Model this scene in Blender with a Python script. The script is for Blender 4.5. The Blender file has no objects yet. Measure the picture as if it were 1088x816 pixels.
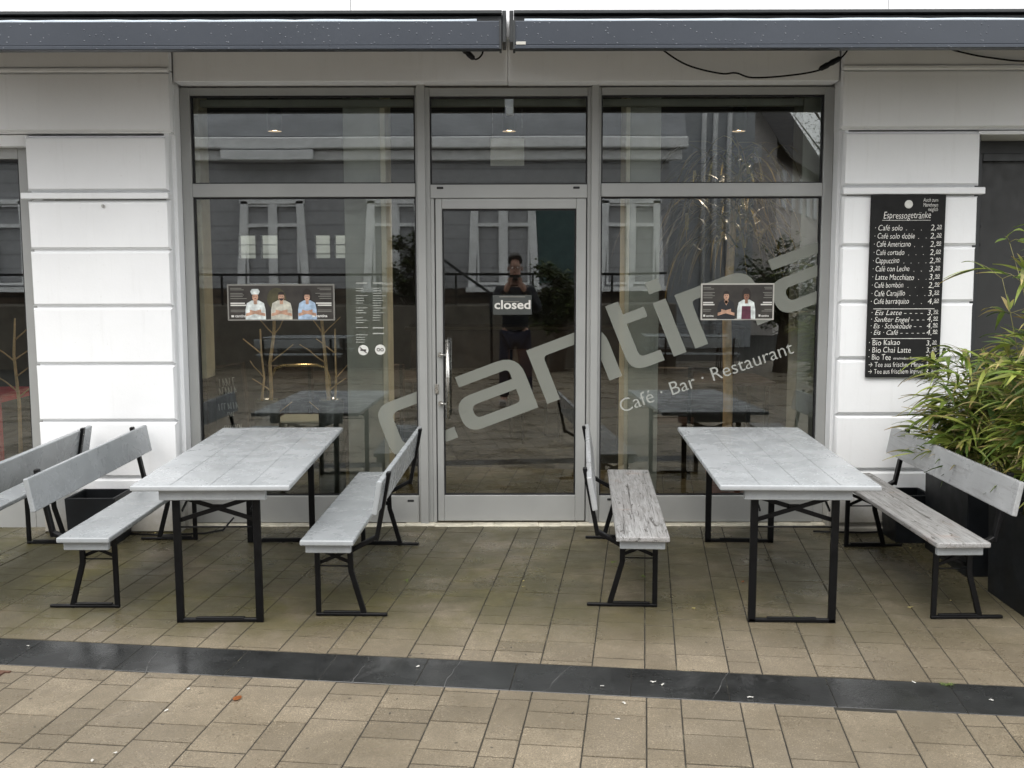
import bpy, bmesh, math, random
from mathutils import Vector, Matrix, noise as mnoise
R = math.radians
random.seed(7)
scene = bpy.context.scene
COL = scene.collection

# ---------------------------------------------------------------- survey of the place (metres)
CAM_H = 1.8004; F = 1108.0; PITCH = .106; ROLL = -.002; YAW = -.002
SLOPE = .0195           # the square falls gently away from the house
D = 6.8264              # plane of the shop window
PF = D - .20            # face of the plastered piers

def ray(x, y):
    X = x - 544; Y = y - 408
    c, s = math.cos(-ROLL), math.sin(-ROLL); X, Y = c*X - s*Y, s*X + c*Y
    c, s = math.cos(PITCH), math.sin(PITCH)
    yw = c*F - s*Y; z = -s*F - c*Y
    c, s = math.cos(YAW), math.sin(YAW)
    return Vector((c*X + s*yw, -s*X + c*yw, z))
def fac(x, y, Y=None):
    d = ray(x, y); Y = D if Y is None else Y
    return Vector((0, 0, CAM_H)) + d*(Y/d.y)
def gnd(x, y, h=0):
    d = ray(x, y); t = (CAM_H - h)/(SLOPE*d.y - d.z)
    return Vector((0, 0, CAM_H)) + d*t
def gz(Y): return SLOPE*max(-12, min(12, Y))

# ---------------------------------------------------------------- materials
MATS = {}
class N:
    def __init__(s, name):
        s.m = bpy.data.materials.new(name); s.m.use_nodes = True
        s.t = s.m.node_tree; s.t.nodes.clear(); s.out = s.t.nodes.new('ShaderNodeOutputMaterial')
        MATS[name] = s.m
    def n(s, t, **k):
        o = s.t.nodes.new('ShaderNode' + t)
        for a, v in k.items(): setattr(o, a, v)
        return o
    def l(s, a, b): s.t.links.new(a, b)
    def coord(s, out='Object', scale=(1, 1, 1), rot=(0, 0, 0), loc=(0, 0, 0)):
        tc = s.n('TexCoord'); mp = s.n('Mapping')
        mp.inputs['Scale'].default_value = scale; mp.inputs['Rotation'].default_value = rot
        mp.inputs['Location'].default_value = loc
        s.l(tc.outputs[out], mp.inputs['Vector']); return mp.outputs[0]
    def noise(s, vec, scale, detail=4, rough=.55, dist=0):
        o = s.n('TexNoise'); s.l(vec, o.inputs['Vector'])
        o.inputs['Scale'].default_value = scale; o.inputs['Detail'].default_value = detail
        o.inputs['Roughness'].default_value = rough; o.inputs['Distortion'].default_value = dist
        return o.outputs['Fac']
    def ramp(s, fac, stops, interp='LINEAR'):
        o = s.n('ValToRGB'); cr = o.color_ramp; cr.interpolation = interp
        while len(cr.elements) > 1: cr.elements.remove(cr.elements[-1])
        for i, (p, c) in enumerate(stops):
            e = cr.elements[0] if i == 0 else cr.elements.new(p)
            e.position = p
            if not hasattr(c, '__len__'): c = (c, c, c)
            e.color = (*c, 1)
        s.l(fac, o.inputs[0]); return o.outputs[0]
    def mix(s, fac, a, b, mode='MIX'):
        o = s.n('Mix', data_type='RGBA', blend_type=mode)
        for sock, v in ((o.inputs[0], fac), (o.inputs[6], a), (o.inputs[7], b)):
            if hasattr(v, 'is_output'): s.l(v, sock)
            elif hasattr(v, '__len__'): sock.default_value = (*v, 1)
            else: sock.default_value = v
        return o.outputs[2]
    def math(s, op, a, b=0):
        o = s.n('Math', operation=op)
        for sock, v in ((o.inputs[0], a), (o.inputs[1], b)):
            if hasattr(v, 'is_output'): s.l(v, sock)
            else: sock.default_value = v
        return o.outputs[0]
    def bump(s, h, strength=.3, dist=.01):
        o = s.n('Bump'); o.inputs['Strength'].default_value = strength; o.inputs['Distance'].default_value = dist
        s.l(h, o.inputs['Height']); return o.outputs[0]
    def pbr(s, color, rough=.5, metal=0, normal=None, spec=.5, **k):
        o = s.n('BsdfPrincipled')
        for nm, v in (('Base Color', color), ('Roughness', rough), ('Metallic', metal), ('Specular IOR Level', spec)):
            if hasattr(v, 'is_output'): s.l(v, o.inputs[nm])
            elif hasattr(v, '__len__'): o.inputs[nm].default_value = (*v, 1)
            else: o.inputs[nm].default_value = v
        if normal is not None: s.l(normal, o.inputs['Normal'])
        for a, v in k.items(): o.inputs[a.replace('_', ' ')].default_value = v
        s.l(o.outputs[0], s.out.inputs[0]); return o

def simple(name, col, rough=.5, metal=0, var=.12, vs=6, bump=0, bs=60, spec=.5):
    n = N(name); v = n.coord()
    f = n.noise(v, vs, 5)
    a = [max(0, c*(1 - var)) for c in col]; b = [min(1, c*(1 + var)) for c in col]
    c = n.ramp(f, ((.3, a), (.7, b)))
    nm = n.bump(n.noise(v, bs, 4), bump, .004) if bump else None
    r = n.ramp(n.noise(v, vs*2.3, 3), ((.3, max(0, rough - .07)), (.7, min(1, rough + .07))))
    n.pbr(c, r, metal, nm, spec)
    return n.m

# plaster
n = N('plaster'); v = n.coord(); base = n.ramp(n.noise(v, 1.3, 6, .6), ((.3, (.725, .735, .74)), (.7, (.79, .80, .805))))
streak = n.noise(n.coord(scale=(9, 9, .7)), 2.2, 5, .65)
base = n.mix(n.ramp(streak, ((.56, 0), (.85, .28))), base, (.54, .54, .52))
spk = n.noise(v, 45, 3); base = n.mix(n.ramp(spk, ((.68, 0), (.8, .25))), base, (.42, .40, .37))
gm = n.n('NewGeometry'); sx = n.n('SeparateXYZ'); n.l(gm.outputs['Position'], sx.inputs[0])
splash = n.math('ADD', sx.outputs[2], n.math('MULTIPLY', n.noise(v, 6, 6, .7), -.35))
base = n.mix(n.ramp(splash, ((-.02, 1), (.26, 0))), base, (.38, .36, .31))
h1 = n.noise(v, 90, 5, .6); h2 = n.noise(v, 7, 3)
hh = n.math('ADD', n.math('MULTIPLY', h1, .25), h2)
n.pbr(base, .8, 0, n.bump(hh, .35, .006), .3)

# facade of a plain house with board joints
simple('frame_grey', (.32, .325, .315), .38, .15, .05, 3, .02, 200)
simple('frame_dark', (.022, .025, .026), .45, 0, .15)
simple('door_grey', (.024, .025, .024), .5)
simple('seal_black', (.006, .006, .007), .6)
simple('black_steel', (.0028, .0029, .0034), .40, 0, .4, 14, .12, 120, .2)
simple('black_plastic', (.005, .005, .006), .45, spec=.3)
simple('stainless', (.55, .54, .51), .28, 1, .08, 20)
simple('cream_paint', (.80, .76, .60), .6)
simple('pillar_grey', (.40, .42, .37), .6)
simple('room_wall', (.17, .165, .155), .75)
simple('room_ceiling', (.05, .052, .058), .8)
simple('room_floor', (.13, .088, .058), .42, 0, .3, 3)
simple('dark_wood', (.035, .018, .010), .4, 0, .4, 4)
simple('red_paint', (.62, .02, .05), .45)
simple('terracotta', (.30, .10, .055), .75, 0, .2, 7, .15)
simple('chalkboard_slate', (.010, .0102, .010), .7, 0, .25, 8, spec=.25)
simple('white_panel', (.62, .62, .57), .5)
simple('sill_mortar', (.55, .52, .42), .85, 0, .25, 14, .5, 80)
simple('planter_resin', (.006, .0075, .0095), .45, 0, .6, 5, .05, 60, .35)
simple('soil', (.022, .016, .011), .95, 0, .5, 40, 1, 90)
simple('stem_tan', (.66, .47, .25), .7, 0, .25, 18, .3)
simple('brass', (.75, .58, .30), .25, 1)
simple('clear_vase', (.10, .11, .10), .15, 0, .1)
simple('opp_wall', (.14, .142, .150), .75, 0, .08, 1.5)
simple('opp_white', (.82, .82, .82), .6)
simple('opp_roof', (.50, .51, .53), .5, 0, .12, 2)
simple('opp_glass', (.035, .06, .065), .2, 0, .2, 3)
simple('opp_teal', (.035, .075, .075), .5)
simple('opp_wood', (.075, .05, .032), .7, 0, .25, 4)
simple('stone_base', (.10, .085, .065), .8, 0, .3, 5)
simple('house_wall', (.66, .60, .56), .8)
simple('house_roof', (.045, .035, .032), .7, 0, .3, 4)
simple('tall_wall', (.36, .37, .38), .6)
simple('bark', (.06, .045, .032), .9, 0, .3, 9, .6)
simple('skin', (.36, .20, .145), .55)
simple('hair_dark', (.018, .013, .010), .6)
simple('jacket_dark', (.010, .0115, .016), .7, 0, .4, spec=.2)
simple('jacket_panel', (.10, .105, .11), .6)
simple('jeans_blue', (.010, .014, .030), .9, spec=.1)
simple('shoe_grey', (.25, .24, .22), .6)
simple('leaf_litter', (.50, .44, .20), .6)
simple('leaf_orange', (.32, .11, .03), .6)
simple('petal_white', (.75, .74, .70), .6)
simple('sticker_white', (.62, .62, .58), .5)
simple('ink_dark', (.05, .04, .04), .5)
simple('poster_dark', (.030, .026, .022), .45, 0, .45, 9)
simple('poster_edge', (.42, .41, .37), .5)
simple('print_white', (.62, .61, .57), .5)
simple('print_skin', (.42, .25, .17), .5, 0, .38, 26)
simple('print_skin_brown', (.21, .10, .06), .5, 0, .38, 26)
simple('print_cloth_white', (.56, .60, .58), .5, 0, .38, 26)
simple('print_cloth_cream', (.45, .44, .37), .5, 0, .38, 26)
simple('print_cloth_blue', (.32, .42, .54), .5, 0, .38, 26)
simple('print_cloth_black', (.012, .013, .015), .5)
simple('print_cloth_wine', (.085, .016, .035), .5, 0, .38, 26)
simple('print_grey', (.19, .185, .165), .5)
simple('print_olive', (.055, .05, .022), .5, 0, .5, 14)
simple('sign_grey', (.045, .05, .047), .5)
simple('rust_metal', (.075, .035, .020), .8, 0, .4, 20, .4)
simple('fabric_pale', (.40, .45, .50), .7)
simple('fabric_dark', (.018, .020, .024), .8)
simple('grass_green', (.10, .17, .03), .7)
simple('chalk', (.72, .71, .67), .9, 0, .25, 60)
simple('white_ceramic', (.72, .71, .68), .3)

n = N('awning_metal'); v = n.coord()
c = n.ramp(n.noise(v, 1.1, 4), ((.3, (.034, .041, .053)), (.7, (.047, .055, .069))))
vo = n.n('TexVoronoi'); vo.inputs['Scale'].default_value = 34; n.l(n.coord(scale=(1, 1, 1)), vo.inputs['Vector'])
dr = n.ramp(vo.outputs['Distance'], ((.08, 1), (.17, 0)))
gate = n.ramp(n.noise(v, 5, 2), ((.35, 0), (.55, 1)))
c = n.mix(n.math('MULTIPLY', n.math('MULTIPLY', dr, gate), .22), c, (.26, .28, .30))
n.pbr(c, .36, .2, n.bump(dr, .5, .004))

# glass: a real pane that lets light through and mirrors the square
def glass(name, tint, ior, wob):
    n = N(name); v = n.coord()
    tr = n.n('BsdfTransparent'); tr.inputs[0].default_value = (*tint, 1)
    gl = n.n('BsdfGlossy'); gl.inputs['Roughness'].default_value = 0; gl.inputs['Color'].default_value = (.94, .97, .97, 1)
    n.l(n.bump(n.noise(v, .9, 1), wob, .004), gl.inputs['Normal'])
    fr = n.n('Fresnel'); fr.inputs['IOR'].default_value = ior
    mx = n.n('MixShader'); n.l(fr.outputs[0], mx.inputs[0]); n.l(tr.outputs[0], mx.inputs[1]); n.l(gl.outputs[0], mx.inputs[2])
    n.l(mx.outputs[0], n.out.inputs[0])
glass('glass', (.975, .99, .98), 1.88, .22)

# etched film lettering on the inside of the glass
def film(name, col, thru):
    n = N(name)
    tr = n.n('BsdfTransparent'); df = n.n('BsdfDiffuse'); df.inputs[0].default_value = (*col, 1)
    mx = n.n('MixShader'); mx.inputs[0].default_value = 1 - thru
    n.l(tr.outputs[0], mx.inputs[1]); n.l(df.outputs[0], mx.inputs[2]); n.l(mx.outputs[0], n.out.inputs[0])
film('etched_film', (.245, .255, .225), .24)
film('thin_film', (.36, .37, .34), .08)

def lampmat(name, col, st):
    n = N(name); e = n.n('Emission'); e.inputs[0].default_value = (*col, 1); e.inputs[1].default_value = st
    n.l(e.outputs[0], n.out.inputs[0])
lampmat('lamp_warm', (1, .66, .38), 18)

# painted boards
def boards(name, paint, bare, wear, wet, along='Y'):
    n = N(name)
    v = n.coord(scale=(1, 1, 1)); g = n.coord(scale=(26, 1.6, 26))
    c = n.ramp(n.noise(v, 5, 5), ((.3, [q*.90 for q in paint]), (.7, [min(1, q*1.08) for q in paint])))
    grain = n.noise(g, 2.2, 7, .7, .6)
    patch = n.noise(v, 3.2, 4, .6)
    wearf = n.math('ADD', grain, n.math('MULTIPLY', patch, .7))
    c = n.mix(n.ramp(wearf, ((wear - .10, 0), (wear + .30, .5))), c, bare)
    fine = n.noise(n.coord(scale=(60, 3, 60)), 3, 5, .7)
    c = n.mix(n.ramp(fine, ((.62, 0), (.72, .55 if wear < .9 else .12))), c, [q*.55 for q in bare])
    spot = n.noise(v, 38, 2); c = n.mix(n.ramp(spot, ((.72, 0), (.76, .8 if wear < .9 else .45))), c, (.07, .065, .06))
    # fine cup rings and dirt
    dirt = n.noise(v, 2.1, 6, .7, .8)
    c = n.mix(n.ramp(dirt, ((.40, 0), (.75, .28))), c, [q*.60 for q in paint])
    pale = n.noise(n.coord(scale=(3, 1, 3), loc=(2, 5, 1)), 3.3, 7, .72, .6); c = n.mix(n.ramp(pale, ((.46, 0), (.70, .28))), c, [min(1, q*1.25) for q in paint])
    wetn = n.noise(v, 4.3, 6, .68, .7)
    rough = n.ramp(wetn, ((wet - .14, .40), (wet + .10, .16)))
    drops = n.noise(v, 120, 2)
    hgt = n.math('ADD', n.math('MULTIPLY', grain, .6), n.math('MULTIPLY', n.ramp(drops, ((.57, 0), (.64, 1))), .45))
    n.pbr(c, rough, 0, n.bump(hgt, .28, .003), .5)
boards('boards_grey', (.30, .318, .328), (.20, .205, .21), 1.12, .50)
boards('boards_table', (.345, .362, .372), (.27, .275, .28), 1.18, .50)
boards('boards_worn', (.33, .34, .345), (.17, .165, .16), .97, .60)
# paint worn to bare grey wood with dark cracks along the grain
n = N('boards_weathered'); v = n.coord()
st = n.noise(n.coord(scale=(34, 2.4, 34)), 2.0, 8, .75, .5)
c = n.ramp(st, ((.26, (.09, .088, .084)), (.42, (.20, .197, .19)), (.54, (.30, .30, .295)), (.72, (.40, .40, .397))))
bl = n.noise(v, 4.5, 5, .65); c = n.mix(n.ramp(bl, ((.42, .0), (.68, .6))), c, (.24, .23, .22))
cr = n.noise(n.coord(scale=(42, 1.0, 42)), 1.7, 4, .6, 1.4); c = n.mix(n.ramp(cr, ((.60, 0), (.66, .85))), c, (.030, .027, .024))
kn = n.noise(n.coord(scale=(7, 2.2, 7)), 2.6, 4, .7, 1.8); c = n.mix(n.ramp(kn, ((.60, 0), (.64, .8))), c, (.045, .04, .035))
wm = n.noise(n.coord(loc=(3, 1, 0)), 2.4, 4, .6); c = n.mix(n.ramp(wm, ((.60, 0), (.72, .55))), c, (.28, .17, .11))
n.pbr(c, .55, 0, n.bump(n.math('ADD', st, n.math('MULTIPLY', cr, -1.0)), .45, .004), .35)

# paving
def paver(name, tint, wet):
    n = N(name)
    at = n.n('Attribute', attribute_name='tone'); at.attribute_type = 'GEOMETRY'
    v = n.coord()
    c = n.mix(at.outputs['Fac'], [q*.72 for q in tint], [min(1, q*1.22) for q in tint])
    agg = n.noise(v, 210, 3, .8); c = n.mix(n.ramp(agg, ((.40, .85), (.60, 0))), c, [q*.34 for q in tint])
    agg2 = n.noise(v, 150, 2, .7); c = n.mix(n.ramp(agg2, ((.60, 0), (.70, .75))), c, [min(1, q*2.0) for q in tint])
    big = n.noise(v, 1.15, 7, .62, .4); c = n.mix(n.ramp(big, ((.40, 0), (.64, .70))), c, [tint[0]*.38, tint[1]*.38, tint[2]*.36])
    mid = n.noise(v, 9, 5, .7); c = n.mix(n.ramp(mid, ((.46, 0), (.70, .48))), c, [q*.50 for q in tint])
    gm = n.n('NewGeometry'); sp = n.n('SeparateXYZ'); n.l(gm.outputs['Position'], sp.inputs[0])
    # algae and a shade-darkened dirt film on the stones nearest the house
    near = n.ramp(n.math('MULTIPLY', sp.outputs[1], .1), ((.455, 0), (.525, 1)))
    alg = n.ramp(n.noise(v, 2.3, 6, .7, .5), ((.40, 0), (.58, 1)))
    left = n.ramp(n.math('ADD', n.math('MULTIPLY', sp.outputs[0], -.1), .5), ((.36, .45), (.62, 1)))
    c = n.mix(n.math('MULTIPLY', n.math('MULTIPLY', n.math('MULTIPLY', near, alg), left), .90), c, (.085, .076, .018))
    dirt_shade = n.math('MULTIPLY', near, n.ramp(n.noise(v, 3.1, 6, .65), ((.34, .22), (.54, 1))))  # damp dirt plus contact shade painted into the colour around the furniture
    c = n.mix(n.math('MULTIPLY', dirt_shade, .86), c, (.060, .054, .029))
    # rust streaks by the bench feet
    rs = n.noise(v, 3.7, 5, .7); c = n.mix(n.math('MULTIPLY', n.ramp(rs, ((.66, 0), (.74, .5))), near), c, (.10, .045, .014))
    chip = n.noise(v, 31, 1); c = n.mix(n.ramp(chip, ((.76, 0), (.78, .8))), c, (.03, .027, .022))
    rough = n.ramp(n.noise(v, 1.7, 6, .65), ((wet - .14, .62), (wet + .06, .22)))
    hh = n.math('ADD', n.math('MULTIPLY', agg, .5), n.math('MULTIPLY', mid, .7))
    n.pbr(c, rough, 0, n.bump(hh, .5, .004), .45)
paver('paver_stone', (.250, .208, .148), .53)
n = N('joint_soil'); v = n.coord()
c = n.ramp(n.noise(v, 14, 5), ((.35, (.008, .007, .005)), (.6, (.020, .018, .012)), (.70, (.10, .095, .06)), (.78, (.06, .07, .02))))
n.pbr(c, .9)
n = N('basalt'); v = n.coord()
c = n.ramp(n.noise(v, 5, 6, .65), ((.3, (.010, .0105, .0105)), (.7, (.026, .027, .027))))
sp = n.noise(v, 190, 2); c = n.mix(n.ramp(sp, ((.62, 0), (.72, .4))), c, (.10, .10, .10))
smear = n.noise(v, 2.1, 7, .75, 1.2); c = n.mix(n.ramp(smear, ((.52, 0), (.68, .6))), c, (.075, .075, .075))
n.pbr(c, n.ramp(n.noise(v, 3.3, 5), ((.35, .15), (.65, .36))), 0, n.bump(n.noise(v, 60, 4), .2, .003))
simple('quartz', (.10, .10, .098), .5)

# foliage coloured leaf by leaf
def foliage(name):
    n = N(name); at = n.n('Attribute', attribute_name='leafcol')
    o = n.pbr((.1, .1, .1), .42, 0, None, .45)
    n.l(at.outputs['Color'], o.inputs['Base Color'])
    tl = n.n('BsdfTranslucent'); n.l(at.outputs['Color'], tl.inputs[0])
    mx = n.n('MixShader'); mx.inputs[0].default_value = .3
    n.l(o.outputs[0], mx.inputs[1]); n.l(tl.outputs[0], mx.inputs[2]); n.l(mx.outputs[0], n.out.inputs[0])
foliage('leaf')

# standing seam / siding
n = N('siding'); v = n.coord()
w = n.n('TexWave', wave_type='BANDS', bands_direction='Z'); n.l(v, w.inputs[0]); w.inputs['Scale'].default_value = 1.05
ln = n.ramp(w.outputs['Fac'], ((.0, .45), (.05, 0)))
c = n.mix(ln, n.ramp(n.noise(v, 1.2, 5), ((.3, (.32, .32, .33)), (.7, (.37, .37, .38)))), (.06, .06, .065))
n.pbr(c, .7)

# ---------------------------------------------------------------- mesh building helpers
class MB:
    def __init__(s): s.bm = bmesh.new()
    def box(s, c, size, bevel=0, rot=None, seg=1):
        r = bmesh.ops.create_cube(s.bm, size=1)
        vs = r['verts']
        bmesh.ops.scale(s.bm, vec=size, verts=vs)
        if bevel:
            es = list({e for q in vs for e in q.link_edges})
            b = bmesh.ops.bevel(s.bm, geom=es, offset=bevel, segments=seg, affect='EDGES', profile=.6)
            vs = list({q for f in b['faces'] for q in f.verts} | {q for q in vs if q.is_valid})
        M = Matrix.Translation(Vector(c))
        if rot is not None: M = M @ (rot if isinstance(rot, Matrix) else Matrix.Rotation(rot, 4, 'Z'))
        bmesh.ops.transform(s.bm, matrix=M, verts=vs); return s
    def bx(s, x0, x1, y0, y1, z0, z1, bevel=0):
        return s.box(((x0+x1)/2, (y0+y1)/2, (z0+z1)/2), (abs(x1-x0), abs(y1-y0), abs(z1-z0)), bevel)
    def bar(s, a, b, w, t, up=(0, 1, 0), bevel=.002):
        a, b = Vector(a), Vector(b); d = b - a; L = d.length; z = d.normalized()
        y = Vector(up); x = y.cross(z)
        if x.length < 1e-4: x = Vector((1, 0, 0)).cross(z)
        x.normalize(); y = z.cross(x)
        M = Matrix((x, y, z)).transposed().to_4x4()
        s.box((a+b)/2, (w, t, L), bevel, M); return s
    def tube(s, pts, r, n=8, cap=True):
        pts = [Vector(p) for p in pts]; rs = r if hasattr(r, '__len__') else [r]*len(pts)
        rings = []; prev = None
        for i, p in enumerate(pts):
            d = (pts[min(i+1, len(pts)-1)] - pts[max(i-1, 0)]).normalized()
            x = prev - d*prev.dot(d) if prev is not None else d.orthogonal()
            if x.length < 1e-5: x = d.orthogonal()
            x.normalize(); prev = x; y = d.cross(x)
            rings.append([s.bm.verts.new(p + (x*math.cos(2*math.pi*k/n) + y*math.sin(2*math.pi*k/n))*rs[i]) for k in range(n)])
        for a, b in zip(rings, rings[1:]):
            for k in range(n):
                f = s.bm.faces.new((a[k], a[(k+1) % n], b[(k+1) % n], b[k])); f.smooth = True
        if cap:
            s.bm.faces.new(rings[0][::-1]); s.bm.faces.new(rings[-1])
        return s
    def lathe(s, c, prof, n=32, smooth=True):
        rings = []
        for (r, z) in prof:
            rings.append([s.bm.verts.new((c[0]+r*math.cos(2*math.pi*k/n), c[1]+r*math.sin(2*math.pi*k/n), c[2]+z)) for k in range(n)] if r > 1e-5 else [s.bm.verts.new((c[0], c[1], c[2]+z))])
        for a, b in zip(rings, rings[1:]):
            for k in range(n):
                k2 = (k+1) % n
                if len(a) == 1 and len(b) == 1: continue
                if len(a) == 1: f = s.bm.faces.new((a[0], b[k2], b[k]))
                elif len(b) == 1: f = s.bm.faces.new((a[k], a[k2], b[0]))
                else: f = s.bm.faces.new((a[k], a[k2], b[k2], b[k]))
                f.smooth = smooth
        return s
    def prism(s, poly, M, th):
        """2D outline in the XY plane of M, thickness th along its Z (centred)."""
        a = [s.bm.verts.new(M @ Vector((x, y, -th/2))) for x, y in poly]
        b = [s.bm.verts.new(M @ Vector((x, y, th/2))) for x, y in poly]
        s.bm.faces.new(a[::-1]); s.bm.faces.new(b); m = len(poly)
        for k in range(m): s.bm.faces.new((a[k], a[(k+1) % m], b[(k+1) % m], b[k]))
        return s
    def disc(s, c, r, axis='Y', th=.002, n=24):
        M = Matrix.Translation(Vector(c)) @ (Matrix.Rotation(R(90), 4, 'X') if axis == 'Y' else Matrix.Identity(4))
        return s.prism([(r*math.cos(2*math.pi*k/n), r*math.sin(2*math.pi*k/n)) for k in range(n)], M, th)
    def build(s, name, mat, parent=None, loc=None, normals=True):
        if normals: bmesh.ops.recalc_face_normals(s.bm, faces=s.bm.faces[:])
        me = bpy.data.meshes.new(name); s.bm.to_mesh(me); s.bm.free()
        o = bpy.data.objects.new(name, me); COL.objects.link(o)
        me.materials.append(MATS[mat])
        if loc is not None:
            L = Vector(loc); me.transform(Matrix.Translation(-L)); o.location = L
        if parent is not None:
            if loc is None and parent.type == 'EMPTY' and parent.location.length > 0 and not parent.get('_local'):
                me.transform(parent.matrix_basis.inverted())
            o.parent = parent
        return o

def build_each(mb, name, mat, parent):
    """every separate piece of the shape becomes a part of its own"""
    bm = mb.bm; bm.verts.ensure_lookup_table(); bm.verts.index_update(); seen = set(); out = []
    for v in bm.verts:
        if v.index in seen: continue
        st, isl = [v], []
        seen.add(v.index)
        while st:
            q = st.pop(); isl.append(q)
            for e in q.link_edges:
                w = e.other_vert(q)
                if w.index not in seen: seen.add(w.index); st.append(w)
        ids = {q.index: k for k, q in enumerate(isl)}
        n_ = MB(); nv = [n_.bm.verts.new(q.co) for q in isl]
        for f in {f for q in isl for f in q.link_faces}: n_.bm.faces.new([nv[ids[w.index]] for w in f.verts]).smooth = f.smooth
        out.append(n_.build(name, mat, parent))
    bm.free(); return out
def tag(o, label=None, cat=None, group=None, kind=None):
    if label: o['label'] = label
    if cat: o['category'] = cat
    if group: o['group'] = group
    if kind: o['kind'] = kind
    return o
def thing(name, label, cat, loc=(0, 0, 0), rz=0, group=None, local=False):
    o = bpy.data.objects.new(name, None); COL.objects.link(o)
    o.location = loc; o.rotation_euler = (0, 0, rz); o.empty_display_size = .1
    if local: o['_local'] = 1
    return tag(o, label, cat, group)
def copy_thing(src, loc, rz=0, label=None):
    c = src.copy(); COL.objects.link(c); c.location = loc; c.rotation_euler = (0, 0, rz)
    if label: c['label'] = label
    for ch in src.children:
        d = ch.copy(); COL.objects.link(d); d.parent = c
        for g in ch.children:
            e = g.copy(); COL.objects.link(e); e.parent = d
    return c

_tc = 0
def text_verts(body, size, shear=0, offset=0, align='LEFT', extr=0, spacing=1):
    """outline of a line of lettering as (verts, faces) in its own XY plane"""
    global _tc; _tc += 1
    cu = bpy.data.curves.new('lettering%d' % _tc, 'FONT')
    cu.body = body; cu.size = size; cu.shear = shear; cu.offset = offset; cu.align_x = align
    cu.space_character = spacing; cu.resolution_u = 3; cu.extrude = extr
    o = bpy.data.objects.new('t', cu); COL.objects.link(o)
    bpy.context.view_layer.update()
    me = bpy.data.meshes.new_from_object(o.evaluated_get(bpy.context.evaluated_depsgraph_get()))
    vs = [v.co.copy() for v in me.vertices]; fs = [tuple(p.vertices) for p in me.polygons]
    bpy.data.objects.remove(o); bpy.data.curves.remove(cu); bpy.data.meshes.remove(me)
    return vs, fs
def add_text(mb, body, size, M, wob=0, **k):
    vs, fs = text_verts(body, size, **k)
    ph = random.random()*9
    nv = []
    for v in vs:
        if wob:
            v = v + Vector((mnoise.noise(Vector((v.x/size*1.1+ph, v.y/size, ph)))*wob*size*.8, mnoise.noise(Vector((v.x/size*.9+ph, v.y/size*.7, ph+7)))*wob*size, 0))
        nv.append(mb.bm.verts.new(M @ v))
    for f in fs:
        try: mb.bm.faces.new([nv[i] for i in f])
        except ValueError: pass
def wallM(x, z, Y, rot=0):
    """frame whose XY plane faces the square (+Z of the frame looks to -Y)"""
    return Matrix.Translation((x, Y, z)) @ Matrix.Rotation(R(90), 4, 'X') @ Matrix.Rotation(rot, 4, 'Z')

# ================================================================ GROUND
PA = R(7.14)
def uv2w(u, v, z=0):
    x = u*math.cos(PA) + v*math.sin(PA); y = -u*math.sin(PA) + v*math.cos(PA)
    return Vector((x, y, gz(y) + z))
mb = MB()
xs = [-300, -40, -14, -6, 0, 6, 14, 40, 300]; ys = [-300, -60, -12, -6, 0, 6, 12, 60, 300]
gv = [[mb.bm.verts.new((x, y, gz(y) - .0026)) for x in xs] for y in ys]
for j in range(len(ys)-1):
    for i in range(len(xs)-1): mb.bm.faces.new((gv[j][i], gv[j][i+1], gv[j+1][i+1], gv[j+1][i]))
tag(mb.build('ground', 'joint_soil'), 'dark sandy ground in the joints under the paving', 'ground', kind='structure')

def lay(cols, v0, v1, name, lens, seed, label, clip=None):
    rnd = random.Random(seed)
    mb = MB(); tones = []
    for a, b in zip(cols, cols[1:]):
        g = .0025
        v = v0 - rnd.random()*.12
        first = True
        while v < v1:
            L = rnd.choice(lens); w = v + L
            va, vb = max(v, v0), min(w, v1)
            v = w
            if vb - va < .03: continue
            u0, u1, w0, w1 = a+g, b-g, va+.0028, vb-.0028
            dz = rnd.uniform(-.0006, .0008); tl = rnd.uniform(-.0008, .0012)
            ch = .0022
            P = lambda u, q, z: mb.bm.verts.new(uv2w(u, q, z))
            lo = [P(u0, w0, -.03), P(u1, w0, -.03), P(u1, w1, -.03), P(u0, w1, -.03)]
            mi = [P(u0, w0, -ch+dz), P(u1, w0, -ch+dz), P(u1, w1, -ch+dz), P(u0, w1, -ch+dz)]
            hi = [P(u0+ch, w0+.0003, dz), P(u1-ch, w0+.0003, dz+tl), P(u1-ch, w1-ch, dz+tl), P(u0+ch, w1-ch, dz)]
            t = rnd.gauss(.5, .23)
            fs = [mb.bm.faces.new(hi)]
            for k in range(4):
                k2 = (k+1) % 4
                fs += [mb.bm.faces.new((lo[k], lo[k2], mi[k2], mi[k])), mb.bm.faces.new((mi[k], mi[k2], hi[k2], hi[k]))]
            tones += [t]*len(fs)
    if clip: clip(mb)
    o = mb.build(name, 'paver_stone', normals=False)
    at = o.data.attributes.new('tone', 'FLOAT', 'FACE')
    for i, t in enumerate(tones): at.data[i].value = max(0, min(1, t))
    tag(o, label, 'paving', kind='structure')
    return o
def extend(cols, lo, hi):
    pat = [.23, .232, .14, .23, .14, .232, .23]; cols = sorted(cols); i = 0
    while cols[-1] < hi: cols.append(cols[-1] + pat[i % 7]); i += 1
    while cols[0] > lo: cols.insert(0, cols[0] - pat[i % 7]); i += 1
    return cols
def ucol(x, y):
    p = gnd(x, y); return p.x*math.cos(PA) - p.y*math.sin(PA)
upx = [75, 105, 157, 207, 239, 294, 346, 378, 432, 487, 522, 574, 629, 685, 719, 775, 810, 869, 929, 989, 1028]
cu_ = extend([ucol(x, 680+48*x/1088) for x in upx], -5.6, 3.6)
lpx = [68, 122, 156, 212.5, 267.6, 323.5, 357.7, 415, 473, 531, 566, 626.5, 687, 723, 785.6, 822, 885, 949.6, 1013.8, 1055]
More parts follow.
